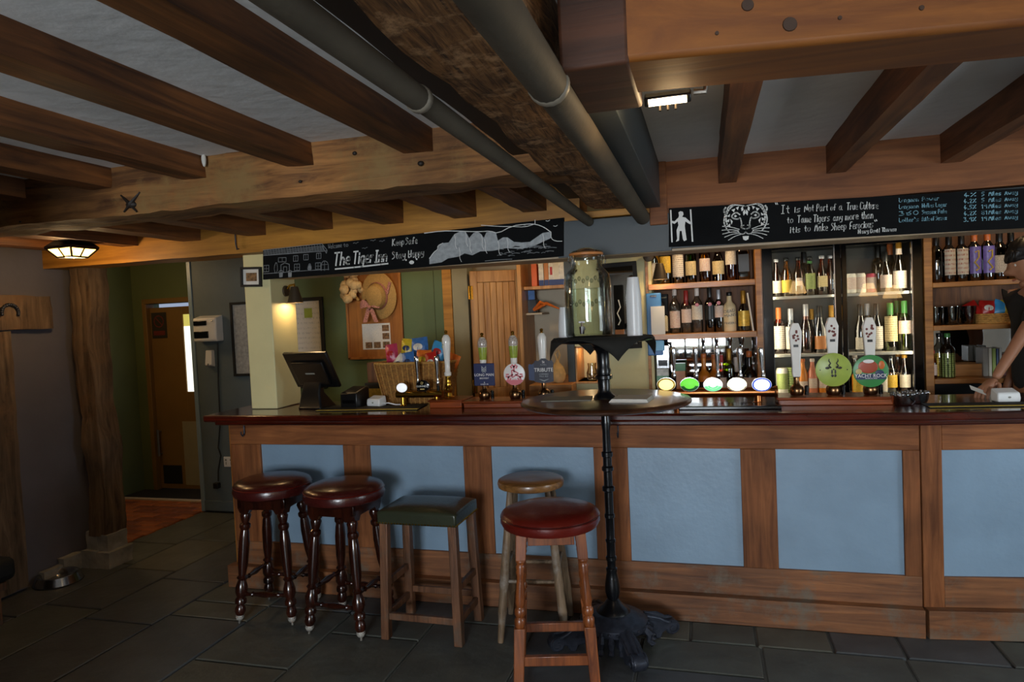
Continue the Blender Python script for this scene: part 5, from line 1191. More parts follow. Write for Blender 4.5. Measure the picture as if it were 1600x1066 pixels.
# ================================================================== SNACK BASKET
Yk = 4.06; a0, a1 = U(607, 622, Yk), U(703, 622, Yk); r0, r1 = U(596, 567, Yk), U(715, 567, Yk)
bk = thing('wicker_basket', 'brown wicker basket full of crisp packets behind the taps', 'basket', ((a0.x+a1.x)/2, Yk, 1.101))
wb, wt, hh, db, dt = (a1.x-a0.x)/2, (r1.x-r0.x)/2, r0.z-1.101, .085, .115
def rr(wx, wy, z, n=40):
    o = []
    for i in range(n):
        a = 2*PI*i/n; c, s = math.cos(a), math.sin(a); e = .35; o.append((wx*math.copysign(abs(c)**e, c), wy*math.copysign(abs(s)**e, s), z))
    return o
ring = []
nl = 12
for i in range(nl):
    u = i/nl; z0_, z1_ = u*hh, (i+1)/nl*hh
    for z, g in ((z0_, 0), ((z0_+z1_)/2, .005)): ring.append(rr(lerp(wb, wt, z/hh)+g, lerp(db, dt, z/hh)+g, z))
ring.append(rr(wt, dt, hh)); ring += [rr(wt-.008, dt-.008, hh), rr(wb-.008, db-.008, .012)]
MB().loft(ring).build('weave', 'basket_weave', bk, ang=60)
MB().tube(rr(wt, dt, hh)+[rr(wt, dt, hh)[0]], .008, 7).build('rim', 'basket_pale', bk)
for k in range(14):
    x = -wt+.02+k*(2*wt-.04)/13; xb_ = x*wb/wt
    MB().tube([(xb_, -db-.004, .0), (x, -dt-.005, hh)], .003, 5).build('stake', 'basket_pale', bk)
def packet(label, loc, w, h, mat, rx, rz, ry=0, grp='crisp packets in the basket', band=None):
    t = thing('crisp_packet', label, 'snack packet', loc, 0, grp); t.rotation_euler = (rx, ry, rz); n = 9; vs = []
    for s in (-1, 1):
        for j in range(n):
            for i in range(n):
                u, v = i/(n-1), j/(n-1); vs.append(((u-.5)*w, s*.028*(math.sin(u*PI)**.6)*(math.sin(v*PI)**.6)+.004*math.sin(u*17+v*5)*math.sin(v*PI), v*h))
    fs = []
    for s in range(2):
        for j in range(n-1):
            for i in range(n-1): k_ = s*n*n+j*n+i; fs.append((k_, k_+1, k_+n+1, k_+n))
    MB().add(vs, fs).build('bag', mat, t)
    if band: MB().ball((0, -.027, h*.55), w*.28, 14, 8, 0, (1, .12, .7)).build('print', band, t)
    return t
bz = 1.101+hh; cx = bk.location.x
for lab, px, py, w_, m, ry, bd_, dy in (('magenta packet at the back corner of the basket', 613, 553, .085, 'packet_pink', -.12, 'packet_red', .01), ('yellow and navy packet behind the pink one', 634, 545, .09, 'packet_yellow', .1, 'packet_navy', .05), ('big blue packet highest in the basket', 656, 543, .12, 'packet_blue', -.1, 'packet_white', .05), ('red-topped blue packet leaning at basket end', 678, 549, .10, 'packet_sky', .35, 'packet_red', .05), ('orange-red packet in the basket middle', 660, 563, .10, 'packet_orange', .05, 'packet_yellow', -.03), ('slate blue packet low in front of the basket', 640, 566, .085, 'packet_blue', -.15, 'packet_navy', -.05), ('white packet lying over the basket edge', 613, 567, .10, 'packet_white', .7, 'packet_navy', -.05), ('red and white packet near the white pump', 677, 566, .08, 'packet_red', -.2, 'packet_white', -.05), ('orange packet behind the white hand pump', 697, 567, .09, 'packet_orange', .4, 'packet_yellow', .0)):
    p = U(px, py, Yk+dy); packet(lab, (p.x, Yk+dy, p.z-.075), w_, .14, m, -.15, 0, ry, band=bd_)
p = U(590, 590, 4.5); b = thing('cardboard_box', 'dim box with yellow label behind the card reader', 'box', (U(592, 600, 4.4).x, 4.4, 1.0)); MB().box(-.08, .08, -.06, .06, 0, .20).build('carton', 'door_dark', b, bev=.003); MB().box(-.06, .06, -.062, -.06, .10, .16).build('label', 'label_gold', b, smooth=False); MB().box(-.06, .07, -.05, .05, .2005, .34).build('upper_carton', 'shelf_back', b, bev=.003)
struct(MB().box(U(560, 600, 4.3).x, U(640, 600, 4.3).x, 4.3, 5.09, 0, 1.0).build('back_counter.001', 'shelf_back', bev=.004))

# ================================================================== BOTTLE SHELVES, FRIDGE, RIGHT-HAND SHELVES
Ys = 4.69
xs0, xs1 = U(1013, 450, Ys).x, U(1192, 440, Ys).x
zU, zL, zB = 1.790, 1.455, 1.00
un = thing('bottle_shelves', 'pine bottle shelving between the cream pier and the fridge', 'shelf', ((xs0+xs1)/2, Ys, 0))
Wn = lambda b, n, m: b.build(n, m, un, world=True, bev=.003)
Wn(MB().box(xs1-.045, xs1, Ys, 4.98, .0, 2.1), 'side', 'shelf_pine'); Wn(MB().box(xs0-.02, xs0, Ys+.02, 4.98, .0, 2.1), 'side', 'shelf_pine')
for z in (zU, zL): Wn(MB().box(xs0, xs1-.045, Ys, 4.97, z-.038, z), 'shelf', 'shelf_pine')
Wn(MB().box(xs0, xs1-.045, Ys-.02, 4.97, 0, zB), 'base_cabinet', 'shelf_back'); Wn(MB().box(xs0-.02, xs1, 4.97, 4.985, zL-.03, 2.1), 'back', 'shelf_back'); Wn(MB().box(xs0, xs1-.045, 4.955, 4.97, zB, zL-.038), 'mirror_back', 'mirror')
Wn(MB().box(xs0-.02, xs1, Ys, 4.985, 2.06, 2.1), 'top', 'shelf_pine')
SP_ = {'spirit': [(.96, 0), (1, .012), (1, .60), (.92, .66), (.48, .745), (.38, .79), (.36, .93), (.36, .94)], 'wine': [(.96, 0), (1, .012), (1, .60), (.90, .665), (.48, .74), (.38, .79), (.36, .96), (.40, .965), (.40, .985)],
 'burg': [(.96, 0), (1, .012), (1, .44), (.88, .54), (.55, .68), (.38, .79), (.34, .96), (.38, .965), (.38, .985)], 'champ': [(.96, 0), (1, .012), (1, .42), (.86, .54), (.52, .68), (.38, .78), (.34, .90), (.36, .98)],
 'beer': [(.95, 0), (1, .015), (1, .50), (.90, .60), (.52, .74), (.42, .82), (.38, .95), (.42, .955), (.42, .975)], 'squat': [(.95, 0), (1, .015), (1, .50), (.80, .58), (.40, .64), (.36, .70), (.36, .92)],
 'round': [(.80, 0), (.95, .02), (1, .25), (.98, .42), (.60, .60), (.34, .70), (.34, .93)], 'can': [(.86, 0), (1, .04), (1, .90), (.86, .98), (.84, 1)]}
def bottle(label, px, z, Y, h, r, shape, glass, cap=None, lab=None, l=(.12, .5), sq=False, capl=.10, py=None, group=None, cat='bottle', name='bottle', neck=None, arc=1.15):
    x = U(px, py or 470, Y-r).x; t = thing(name, label, cat, (x, Y, z+.0005), 0, group)
    def ringsq(rad, zz, n=24):
        if not sq or rad < .62*r: return [(rad*math.cos(2*PI*i/n), rad*math.sin(2*PI*i/n), zz) for i in range(n)]
        o = []
        for i in range(n):
            a = 2*PI*i/n+PI/n; c, s = math.cos(a), math.sin(a); o.append((rad*math.copysign(abs(c)**.35, c), rad*.85*math.copysign(abs(s)**.35, s), zz))
        return o
    pr_ = [(k_*r, zz*h) for k_, zz in SP_[shape]]
    MB().loft([ringsq(a, b) for a, b in pr_]).build('body', glass, t)
    if cap:
        rn = pr_[-1][0]; top = h*1.0; zc = h-capl
        MB().lathe([(rn*1.04, max(zc, 0)), (rn*1.16, zc+.004), (rn*1.16, top-.004), (rn*1.0, top), (.001, top)], 16).build('cap', cap, t)
    if neck: rn = .40*r; MB().lathe([(rn*1.2, h*.76), (rn*1.08, h*.80), (rn*1.05, h*.88)], 16, cap=False).build('neck_label', neck, t)
    if lab:
        b = MB(); z0_, z1_ = l[0]*h, l[1]*h
        if sq: b.box(-r*.86, r*.86, -r*.85-.003, -r*.85-.001, z0_, z1_)
        else:
            n = 10; R_ = r*1.015
            vs = [(R_*math.cos(-PI/2+(i/n*2-1)*arc), R_*math.sin(-PI/2+(i/n*2-1)*arc), zz) for zz in (z0_, z1_) for i in range(n+1)]
            b.add(vs, [(i, i+1, i+n+2, i+n+1) for i in range(n)])
        b.build('label', lab, t)
    return t
G1 = 'spirits on the upper pine shelf'; yb = 4.80
B = bottle
B('clear whisky bottle partly behind the dark lamp shade', 1024, zU, yb+.06, .30, .036, 'spirit', 'glass_clear', 'cap_black', 'label_white', group=G1)
B('dark green bottle with yellow label beside the lamp shade', 1041, zU, yb, .31, .039, 'spirit', 'glass_green', 'cap_gold', 'label_yellow', (.24, .60), group=G1)
B('green whisky bottle with tall white label on upper shelf', 1061, zU, yb, .31, .039, 'wine', 'glass_green', 'cap_black', 'label_white', (.14, .62), group=G1)
B('green whisky bottle with short low cream label', 1081, zU, yb, .31, .037, 'wine', 'glass_green', 'cap_black', 'label_cream', (.16, .46), group=G1)
B('pale amber whisky bottle with red-striped white label', 1103, zU, yb, .30, .037, 'spirit', 'glass_gold', 'cap_red', 'label_redwhite', (.24, .52), group=G1)
B('dark ruby liqueur bottle with cream label and red neck', 1124, zU, yb, .29, .040, 'round', 'glass_rust', 'cap_red', 'label_cream', (.16, .46), group=G1)
B('amber whisky bottle with tall white label and large lettering', 1144, zU, yb, .31, .037, 'spirit', 'glass_rose', 'cap_white', 'label_white', (.34, .68), group=G1)
B('square black-labelled whiskey bottle at end of upper shelf', 1164, zU, yb, .30, .038, 'spirit', 'glass_dark', 'cap_black', 'label_black', (.18, .56), True, group=G1)
G2 = 'spirits on the lower pine shelf'
B('square clear decanter gin with pale gold label', 1034, zL, yb, .215, .047, 'squat', 'glass_clear', 'cap_black', 'label_gin', (.08, .55), True, .05, py=510, group=G2)
B('clear bottle with white cap and pale label on lower shelf', 1055, zL, yb, .30, .036, 'spirit', 'glass_clear', 'cap_white', 'label_redwhite', (.12, .5), py=510, group=G2, capl=.045)
B('clear bottle with red cap and ornate white label', 1073, zL, yb, .285, .035, 'spirit', 'glass_clear', 'cap_red', 'label_redwhite', (.24, .56), py=510, group=G2)
B('tall clear rum bottle with large white cap and red seal', 1090, zL, yb, .305, .037, 'spirit', 'glass_clear', 'cap_white', 'label_white', (.28, .6), py=510, group=G2, capl=.06)
B('dark rum bottle with red seal on black label', 1110, zL, yb, .30, .034, 'spirit', 'glass_black', 'cap_black', 'label_black', (.28, .6), py=510, group=G2)
B('dark brown rum bottle with pale label and red seal', 1124, zL, yb, .28, .031, 'spirit', 'glass_dark', 'cap_silver', 'label_redwhite', (.34, .62), py=510, group=G2)
B('cream ceramic bottle with black painted lettering', 1141, zL, yb, .26, .042, 'spirit', 'ceramic_cream', 'cap_black', None, py=510, group=G2, capl=.025)
B('black bottle with gold label beside leaning card', 1163, zL, yb, .265, .039, 'round', 'glass_black', 'cap_gold', 'label_gold', (.12, .5), py=510, group=G2)
o = bpy.data.objects
for px, zz in ((1090, .62), (1110, .62), (1124, .64)):
    x = U(px, 505, yb-.04).x; d_ = MB().lathe([(.013, 0), (.012, .002), (.001, .0025)], 16, T3(x, yb-.0385, zL+.30*zz) @ RX(PI/2))
    for ob in bpy.data.objects:
        if ob.get('group') == G2 and abs(ob.location.x-U(px, 510, yb-.036).x) < .012: d_.build('red_seal', 'packet_red', ob, world=True); break
for ob in bpy.data.objects:
    if str(ob.get('label', '')).startswith('cream ceramic'): letters('DEAD\nMANS', .028, ob, 'print_black', T3(0, -.0435, .12) @ FRONT @ Matrix.Rotation(.15, 4, 'Z'), .001); letters('FINGERS', .02, ob, 'print_black', T3(0, -.0435, .055) @ FRONT, .001)
t = thing('gift_box', 'black bottle box standing behind the square gin decanter', 'box', (U(1033, 490, 4.9).x, 4.90, zL)); MB().box(-.05, .05, -.045, .045, 0, .27).build('carton', 'black_matt', t, bev=.003); letters('THE BOTANIST', .013, t, 'badge_gold', T3(0, -.046, .245) @ FRONT, .0006)
t = thing('leaning_card', 'white card leaning at the end of the lower pine shelf', 'card', (U(1177, 520, 4.74).x, 4.76, zL)); MB().box(-.004, .004, -.05, .05, 0, .25, 0, RY(-.12)).build('card', 'paper', t, smooth=False)
G3 = 'bottles behind the lit taps'
t = thing('juice_carton', 'green and white carton behind the amber tap', 'carton', (U(1036, 585, 4.8).x, 4.80, zB)); MB().box(-.04, .04, -.035, .035, 0, .22).build('carton', 'packet_white', t, bev=.003); MB().box(-.041, .041, -.037, .035, .10, .17).build('band', 'badge_leaf', t, smooth=False)
t = thing('juice_carton', 'orange juice carton with green top behind the taps', 'carton', (U(1063, 585, 4.8).x, 4.80, zB)); MB().box(-.035, .035, -.035, .035, 0, .24).build('carton', 'liquid_orange', t, bev=.003); MB().box(-.036, .036, -.037, .035, .20, .25).build('band', 'badge_leaf', t, smooth=False)
B('orange juice bottle with orange cap behind the taps', 1100, zB, 4.80, .31, .042, 'squat', 'liquid_orange', 'cap_orange', 'label_black', (.1, .4), py=585, group=G3, capl=.03)
B('second orange juice bottle behind the white tap handle', 1116, zB, 4.84, .30, .040, 'squat', 'liquid_orange', 'cap_orange', 'label_black', (.1, .4), py=585, group=G3, capl=.03)
B('small rose bottle with round red stopper', 1128, zB, 4.78, .30, .030, 'round', 'glass_rose', 'cap_red', 'label_redwhite', py=585, group=G3, capl=.05)
B('yellow-green liqueur bottle behind the taps', 1140, zB, 4.80, .34, .036, 'spirit', 'glass_lime', 'cap_gold', None, py=585, group=G3)
B('pale cordial bottle with cream cap behind cream tap', 1151, zB, 4.82, .28, .036, 'squat', 'glass_rose', 'cap_white', 'label_redwhite', py=585, group=G3)
B('clear gin bottle with green shoulder and pink label', 1172, zB, 4.80, .32, .045, 'squat', 'glass_green', 'cap_orange', 'label_redwhite', (.2, .46), py=585, group=G3, capl=.04)
og = thing('optic_rack', 'row of chrome optic measures hanging under the pine shelf', 'optics', (U(1150, 540, 4.86).x, 4.86, zL-.04))
for px in (1099, 1120, 1141, 1160, 1181):
    x = U(px, 545, 4.86).x-og.location.x; MB().lathe([(.012, 0), (.014, -.03), (.009, -.04), (.009, -.09), (.016, -.10), (.016, -.14), (.008, -.15), (.006, -.19)], 14, T3(x, 0, 0)).build('optic', 'chrome', og)
t = thing('steel_dispenser', 'shiny steel dispenser box at the shelf end under the clipboard', 'dispenser', (U(1036, 560, 4.76).x, 4.76, U(1036, 562, 4.76).z-.06)); MB().box(-.045, .045, -.04, .04, 0, .16).build('case', 'chrome', t, bev=.006); MB().box(-.03, .03, -.042, -.04, .02, .06).build('slot', 'black_gloss', t, smooth=False); MB().box(-.02, .02, .04, .19, .06, .10).build('bracket', 'steel', t)
spot_light('shelf_fill', (-.0, 4.45, 2.30), (0, 4.85, 1.5), 14, WARM, 110, .05)  # added warm fill brightening the bottle shelves

# ---- fridge
Yf = 4.62
X0, X1 = U(1193, 500, Yf).x, U(1443, 500, Yf).x
fr = thing('bottle_fridge', 'tall black double-door glass fridge lit inside behind the bar', 'fridge', ((X0+X1)/2, Yf, 0))
Wf = lambda b, n, m, bev=.003: b.build(n, m, fr, world=True, bev=bev)
zf1 = 2.01; zf0 = 1.012
Wf(MB().box(X0, X0+.03, Yf+.04, 5.09, .02, zf1), 'side_wall', 'black_plastic'); Wf(MB().box(X1-.03, X1, Yf+.04, 5.09, .02, zf1), 'side_wall', 'black_plastic')
Wf(MB().box(X0+.03, X1-.03, 5.06, 5.09, .02, zf1), 'back_wall', 'fridge_lining'); Wf(MB().box(X0+.03, X1-.03, Yf+.04, 5.06, zf1-.04, zf1), 'top_wall', 'black_plastic'); Wf(MB().box(X0+.03, X1-.03, Yf+.04, 5.06, .02, zf0), 'plinth', 'black_plastic')
g = [(U(1193, 500, Yf).x, U(1316, 500, Yf).x), (U(1317, 500, Yf).x, X1)]
gl = [(U(1209, 500, Yf).x, U(1306, 500, Yf).x), (U(1325, 500, Yf).x, U(1427, 500, Yf).x)]
for k in range(2):
    (a, c), (e, f_) = g[k], gl[k]
    d_ = Wf(MB().box(a, e, Yf, Yf+.038, .06, zf1).box(f_, c, Yf, Yf+.038, .06, zf1).box(e, f_, Yf, Yf+.038, zf1-.05, zf1).box(e, f_, Yf, Yf+.038, .06, zf0), 'door', 'black_gloss')
    q = MB().add([(e, Yf+.02, zf0), (f_, Yf+.02, zf0), (f_, Yf+.02, zf1-.05), (e, Yf+.02, zf1-.05)], [(0, 1, 2, 3)]).build('pane', 'glass_pane', fr, world=True, smooth=False)
    q.parent = d_
    ed = MB().box(f_-.004, f_+.002, Yf-.002, Yf+.002, zf0, zf1-.05); o = ed.build('edge_strip', 'steel', fr, world=True, smooth=False); o.parent = d_
z1s, z2s, z3s = 1.668, 1.298, 1.035
for z in (z1s, z2s, z3s): Wf(MB().box(X0+.032, X1-.032, Yf+.07, 5.05, z-.016, z), 'shelf', 'zinc', .002)
for x in (gl[0][0]-.03, gl[0][1]+.012, gl[1][1]+.02):
    Wf(MB().tube([(x, Yf+.06, zf0+.02), (x, Yf+.06, zf1-.07)], .007, 8), 'light_tube', 'tube_white', 0)
for x, s in ((gl[0][0]-.022, 1), (gl[1][1]+.012, -1), (gl[0][1]+.02, 1), (gl[0][1]+.02, -1)):
    area_light('fridge_tube', (x+s*.012, Yf+.062, 1.48), (x+s*.4, Yf+.30, 1.46), .02, .85, 2.6 if x < gl[0][0] or x > gl[1][1] else .35, (1, .86, .62))
yf = Yf+.17; ya, yc = yf, yf+.12
F1 = 'bottles on the top fridge shelf'; F2 = 'bottles on the middle fridge shelf'; F3 = 'drinks on the bottom fridge shelf'
P1 = dict(py=440, group=F1); P2 = dict(py=520, group=F2); P3 = dict(py=600, group=F3)
B('red-brown cider bottle at far end of top fridge shelf', 1214, z1s, ya, .245, .031, 'beer', 'glass_rust', 'cap_silver', 'label_white', (.1, .42), **P1, capl=.02)
B('golden cider bottle with yellow label on top fridge shelf', 1230, z1s, ya, .25, .033, 'beer', 'glass_gold', 'cap_black', 'label_yellow', (.1, .42), **P1, capl=.02)
B('orange-amber cider bottle with white ring logo', 1249, z1s, ya, .25, .034, 'beer', 'glass_amber', 'cap_black', 'label_redwhite', (.26, .46), **P1, capl=.02, arc=.6)
B('dark cider bottle with lime green label and collar', 1267, z1s, ya, .25, .033, 'beer', 'glass_dark', 'cap_black', 'label_greenish', (.16, .56), neck='cap_green', **P1, capl=.02)
B('amber ale bottle with cream label and silver cap', 1286, z1s, ya, .25, .033, 'beer', 'glass_amber', 'cap_silver', 'label_cream', (.2, .48), **P1, capl=.02)
B('plain amber ale bottle against the fridge divider', 1299, z1s, ya+.03, .25, .031, 'beer', 'glass_amber', 'cap_silver', None, **P1, capl=.02)
B('dark bottle behind the golden ciders', 1258, z1s, yc+.03, .29, .036, 'wine', 'glass_dark', 'cap_black', None, **P1)
B('pink and white can nearest the fridge divider', 1331, z1s, ya, .125, .031, 'can', 'packet_white', None, 'label_redwhite', (.2, .8), **P1, cat='can', name='drinks_can')
B('second pink and white can on top fridge shelf', 1346, z1s, ya+.02, .125, .031, 'can', 'packet_white', None, 'label_redwhite', (.2, .8), **P1, cat='can', name='drinks_can')
B('pink-labelled can behind the two white cans', 1363, z1s, ya+.03, .12, .031, 'can', 'packet_pink', None, 'label_redwhite', (.2, .8), **P1, cat='can', name='drinks_can')
B('short dark bottle with pink and white label', 1386, z1s, ya, .25, .036, 'burg', 'glass_dark', 'cap_black', 'label_redwhite', (.1, .42), **P1)
B('big black sparkling wine bottle with white label and gold foil', 1408, z1s, ya, .30, .041, 'champ', 'glass_black', 'cap_gold', 'label_white', (.06, .42), neck='cap_white', **P1, capl=.10)
B('black bottle with copper foil behind the big sparkling wine', 1394, z1s, yc, .31, .040, 'champ', 'glass_black', 'cap_orange', None, **P1, capl=.10)
B('tall dark bottle deep on the top fridge shelf', 1375, z1s, yc+.05, .30, .038, 'wine', 'glass_black', 'cap_black', None, **P1)
B('red wine bottle with orange capsule and white label', 1218, z2s, ya, .30, .037, 'wine', 'glass_rose', 'cap_orange', 'label_white', (.1, .6), **P2)
B('pale wine bottle with silver capsule and white label', 1237, z2s, ya, .29, .036, 'wine', 'glass_clear', 'cap_silver', 'label_white', (.1, .6), **P2)
B('clear rose wine bottle without label on middle shelf', 1261, z2s, ya, .315, .036, 'burg', 'glass_rose', 'cap_silver', None, **P2)
B('small dark bottle between rose and sparkling wine', 1270, z2s, yc, .28, .034, 'champ', 'glass_black', 'cap_gold', None, **P2)
B('black sparkling wine bottle with peach label', 1283, z2s, ya, .30, .038, 'champ', 'glass_black', 'cap_black', 'label_orange', (.08, .36), **P2)
B('clear wine bottle with white label by the fridge divider', 1301, z2s, ya+.02, .30, .035, 'wine', 'glass_clear', 'cap_gold', 'label_white', (.1, .5), **P2)
B('black wine bottle with small square cream label', 1347, z2s, ya, .30, .037, 'burg', 'glass_black', 'cap_black', 'label_white', (.05, .30), **P2)
B('grey-foiled dark bottle behind the pump handle in fridge', 1358, z2s, yc, .30, .036, 'wine', 'glass_black', 'cap_silver', None, **P2)
B('black wine bottle with tall cream label on middle shelf', 1372, z2s, ya, .30, .035, 'burg', 'glass_black', 'cap_black', 'label_white', (.05, .52), **P2)
B('green white-wine bottle with wide cream label', 1394, z2s, ya, .30, .039, 'wine', 'glass_olive', 'cap_green', 'label_cream', (.2, .72), **P2)
B('green white-wine bottle with red and white label', 1416, z2s, ya, .31, .039, 'wine', 'glass_olive', 'cap_green', 'label_redwhite', (.34, .6), **P2)
B('green bottle behind the two white wines', 1405, z2s, yc+.02, .31, .036, 'wine', 'glass_olive', 'cap_green', None, **P2)
B('white and green can at end of bottom fridge shelf', 1223, z3s, ya-.02, .17, .036, 'can', 'packet_white', None, 'label_greenish', (.2, .8), **P3, cat='can', name='drinks_can')
B('second pale green can behind the bare white pump', 1236, z3s, ya, .17, .034, 'can', 'label_greenish', None, None, **P3, cat='can', name='drinks_can')
B('orange juice drink bottle on bottom fridge shelf', 1256, z3s, ya, .225, .030, 'beer', 'liquid_orange', 'cap_orange', 'label_redwhite', (.1, .36), **P3, capl=.02)
B('peach-pink drink bottle with round label', 1271, z3s, ya, .225, .030, 'beer', 'liquid_peach', 'cap_white', 'label_redwhite', (.16, .44), **P3, capl=.02)
B('orange-yellow drink bottle beside the antelope badge', 1287, z3s, ya, .225, .030, 'beer', 'liquid_orange', 'cap_white', 'label_redwhite', (.16, .44), **P3, capl=.02)
B('brown drink bottle behind the antelope badge pump', 1303, z3s, ya, .225, .030, 'beer', 'glass_rust', 'cap_white', 'label_white', (.16, .44), **P3, capl=.02)
B('orange can with red print under the green badge', 1342, z3s, ya-.02, .125, .033, 'can', 'liquid_orange', None, 'label_yellow', (.1, .9), **P3, cat='can', name='drinks_can')
B('dark bottle with white cap above the orange can', 1338, z3s, yc, .24, .032, 'beer', 'glass_black', 'cap_white', None, **P3, capl=.03)
B('slim silver can beside the green badge', 1381, z3s, ya-.02, .145, .027, 'can', 'cap_silver', None, 'label_white', (.1, .8), **P3, cat='can', name='drinks_can')
B('black beer bottle with yellow oval label', 1395, z3s, ya, .235, .034, 'beer', 'glass_black', 'cap_black', 'label_yellow', (.14, .48), **P3, capl=.02)
B('amber beer bottle with white label near steel dishes', 1416, z3s, ya, .235, .034, 'beer', 'glass_amber', 'cap_gold', 'label_white', (.14, .48), **P3, capl=.02)
B('golden bottle behind the amber beer bottle', 1406, z3s, yc, .235, .031, 'beer', 'glass_gold', 'cap_gold', None, **P3, capl=.02)

# ---- right-hand shelves
Yr = 4.66; R0 = U(1444, 500, Yr).x+.004; R1 = R0+1.05
rs = thing('back_shelves', 'dark pine wine shelving behind the barman', 'shelf', ((R0+R1)/2, Yr, 0)); Wr = lambda b, n, m: b.build(n, m, rs, world=True, bev=.003)
zr1, zr2, zr3, zr4 = U(1500, 440, Yr).z, U(1500, 508, Yr).z, U(1500, 592, Yr).z, 1.005
Wr(MB().box(R0, R0+.045, Yr, 5.09, 0, 2.1), 'side', 'shelf_pine'); Wr(MB().box(R1-.04, R1, Yr, 5.09, 0, 2.1), 'side', 'shelf_pine')
for z in (zr1, zr2, zr3): Wr(MB().box(R0+.045, R1-.04, Yr, 4.97, z-.03, z), 'shelf', 'shelf_pine')
Wr(MB().box(R0+.045, R1-.04, Yr-.02, 4.97, 0, zr4-.02), 'base_cabinet', 'shelf_back'); Wr(MB().box(R0+.045, R1-.04, 4.975, 4.99, zr2-.03, 2.1), 'back', 'shelf_back'); Wr(MB().box(R0+.045, R1-.04, 4.96, 4.97, zr3, zr2-.03), 'mirror_back', 'mirror'); Wr(MB().box(R0+.045, R1-.04, 4.96, 4.97, zr4-.02, zr3-.03), 'back', 'black_matt')
G5 = 'wine bottles above the barman'; PR = dict(py=410, group=G5)
B('all-black wine bottle at the start of the wine row', 1466, zr1, 4.76, .30, .036, 'wine', 'glass_black', 'cap_black', None, **PR)
B('black wine bottle with house-print label, nearest the fridge', 1486, zr1, 4.76, .30, .037, 'wine', 'glass_black', 'cap_black', 'label_town', (.14, .66), **PR, arc=.9)
B('black wine bottle with house-print label, next to purple labels', 1506, zr1, 4.76, .30, .037, 'wine', 'glass_black', 'cap_black', 'label_town', (.14, .66), **PR, arc=.9)
for px, lb in ((1526, 'wine bottle with purple-gold label and orange capsule, nearer the fridge'), (1547, 'wine bottle with purple-gold label and orange capsule, nearer the barman')):
    t = B(lb, px, zr1, 4.76, .31, .038, 'wine', 'glass_black', 'cap_orange', 'label_purple', (.14, .66), **PR, capl=.075, arc=.9)
    MB().tube([(-.008, -.039, .17), (.012, -.039, .18), (.012, -.039, .14), (-.01, -.039, .11), (.014, -.039, .075), (-.004, -.039, .06)], .005, 6).build('swirl_print', 'label_gold', t)
B('black wine bottle with plain white label before the barman', 1566, zr1, 4.76, .30, .038, 'wine', 'glass_black', 'cap_black', 'label_white', (.14, .48), **PR)
B('dark wine bottle hidden behind the barman hair', 1584, zr1, 4.78, .30, .037, 'wine', 'glass_black', 'cap_black', None, **PR)
gp = [(.001, .002), (.030, .002), (.032, .006), (.036, .08), (.037, .11), (.034, .11), (.031, .02), (.001, .012)]
for i, (px, dy) in enumerate(((1463, 0), (1478, .05), (1488, -.01), (1502, .04), (1516, 0))):
    labs = ['tumbler glass against the shelf upright', 'tumbler glass second along the dark shelf', 'tumbler glass in the middle of five', 'tumbler glass next to last before the snack tray', 'tumbler glass beside the snack tray']
    t = thing('tumbler', labs[i], 'glass', (U(px, 500, 4.75).x, 4.76+dy, zr2), 0, 'glasses on the dark shelf'); MB().lathe(gp, 20, cap=False).build('glass', 'glass_smoke', t)
bx_ = (U(1527, 500, 4.72).x, U(1590, 500, 4.72).x); t = thing('snack_tray', 'shallow wicker tray of packets on the shelf by the barman', 'basket', ((bx_[0]+bx_[1])/2, 4.78, zr2)); w_ = (bx_[1]-bx_[0])/2
MB().loft([rr(w_, .08, 0), rr(w_, .08, .06), rr(w_-.006, .074, .06), rr(w_-.006, .074, .005)]).build('tray', 'basket_pale', t, ang=60)
for i in range(5): MB().tube(rr(w_+.001, .081, .006+i*.012)+[rr(w_+.001, .081, .006+i*.012)[0]], .004, 5).build('strand', 'basket_pale', t)
for lab, px, m, ry, bd_ in (('deep red packet at the glass end of snack tray', 1528, 'packet_red', -.5, None), ('bright red packet standing in the snack tray', 1542, 'packet_red', .1, 'packet_white'), ('sky blue packet in the snack tray', 1558, 'packet_sky', .4, None), ('yellow packet in the snack tray by the barman', 1577, 'packet_yellow', 0, None)):
    p = U(px, 490, 4.76); packet(lab, (p.x, 4.76, zr2+.03), .09, .11, m, -.2, 0, ry, 'packets in the snack tray', bd_)
for px, dx, lab in ((1471, 0, 'yellow cordial bottle with dark cap on the low shelf'), (1484, 0, 'yellow cordial bottle with green cap on the low shelf')):
    B(lab, px, zr3, 4.74 if px > 1480 else 4.80, .27, .040, 'spirit', 'glass_smoke', 'cap_green' if px > 1480 else 'cap_black', 'label_yellow' if px < 1480 else 'label_greenish', (.02, .55), py=560, group='yellow cordial bottles', capl=.025, arc=2.4)
B('small bottle with red cap at the upright of the low shelf', 1460, zr3, 4.70, .17, .020, 'beer', 'glass_rose', 'cap_red', 'label_redwhite', py=570, capl=.02)
t = thing('wooden_tray', 'shallow orange wood tray behind the cordial bottles', 'tray', (U(1516, 585, 4.84).x, 4.86, zr3)); 
for q in ((-.13, .13, -.06, -.05), (-.13, .13, .05, .06), (-.13, -.12, -.05, .05), (.12, .13, -.05, .05)): MB().box(*q, 0, .075).build('side', 'shelf_pine', t, bev=.002)
MB().box(-.12, .12, -.05, .05, 0, .008).build('bottom', 'shelf_pine', t, smooth=False)
x = U(1536, 580, 4.78).x
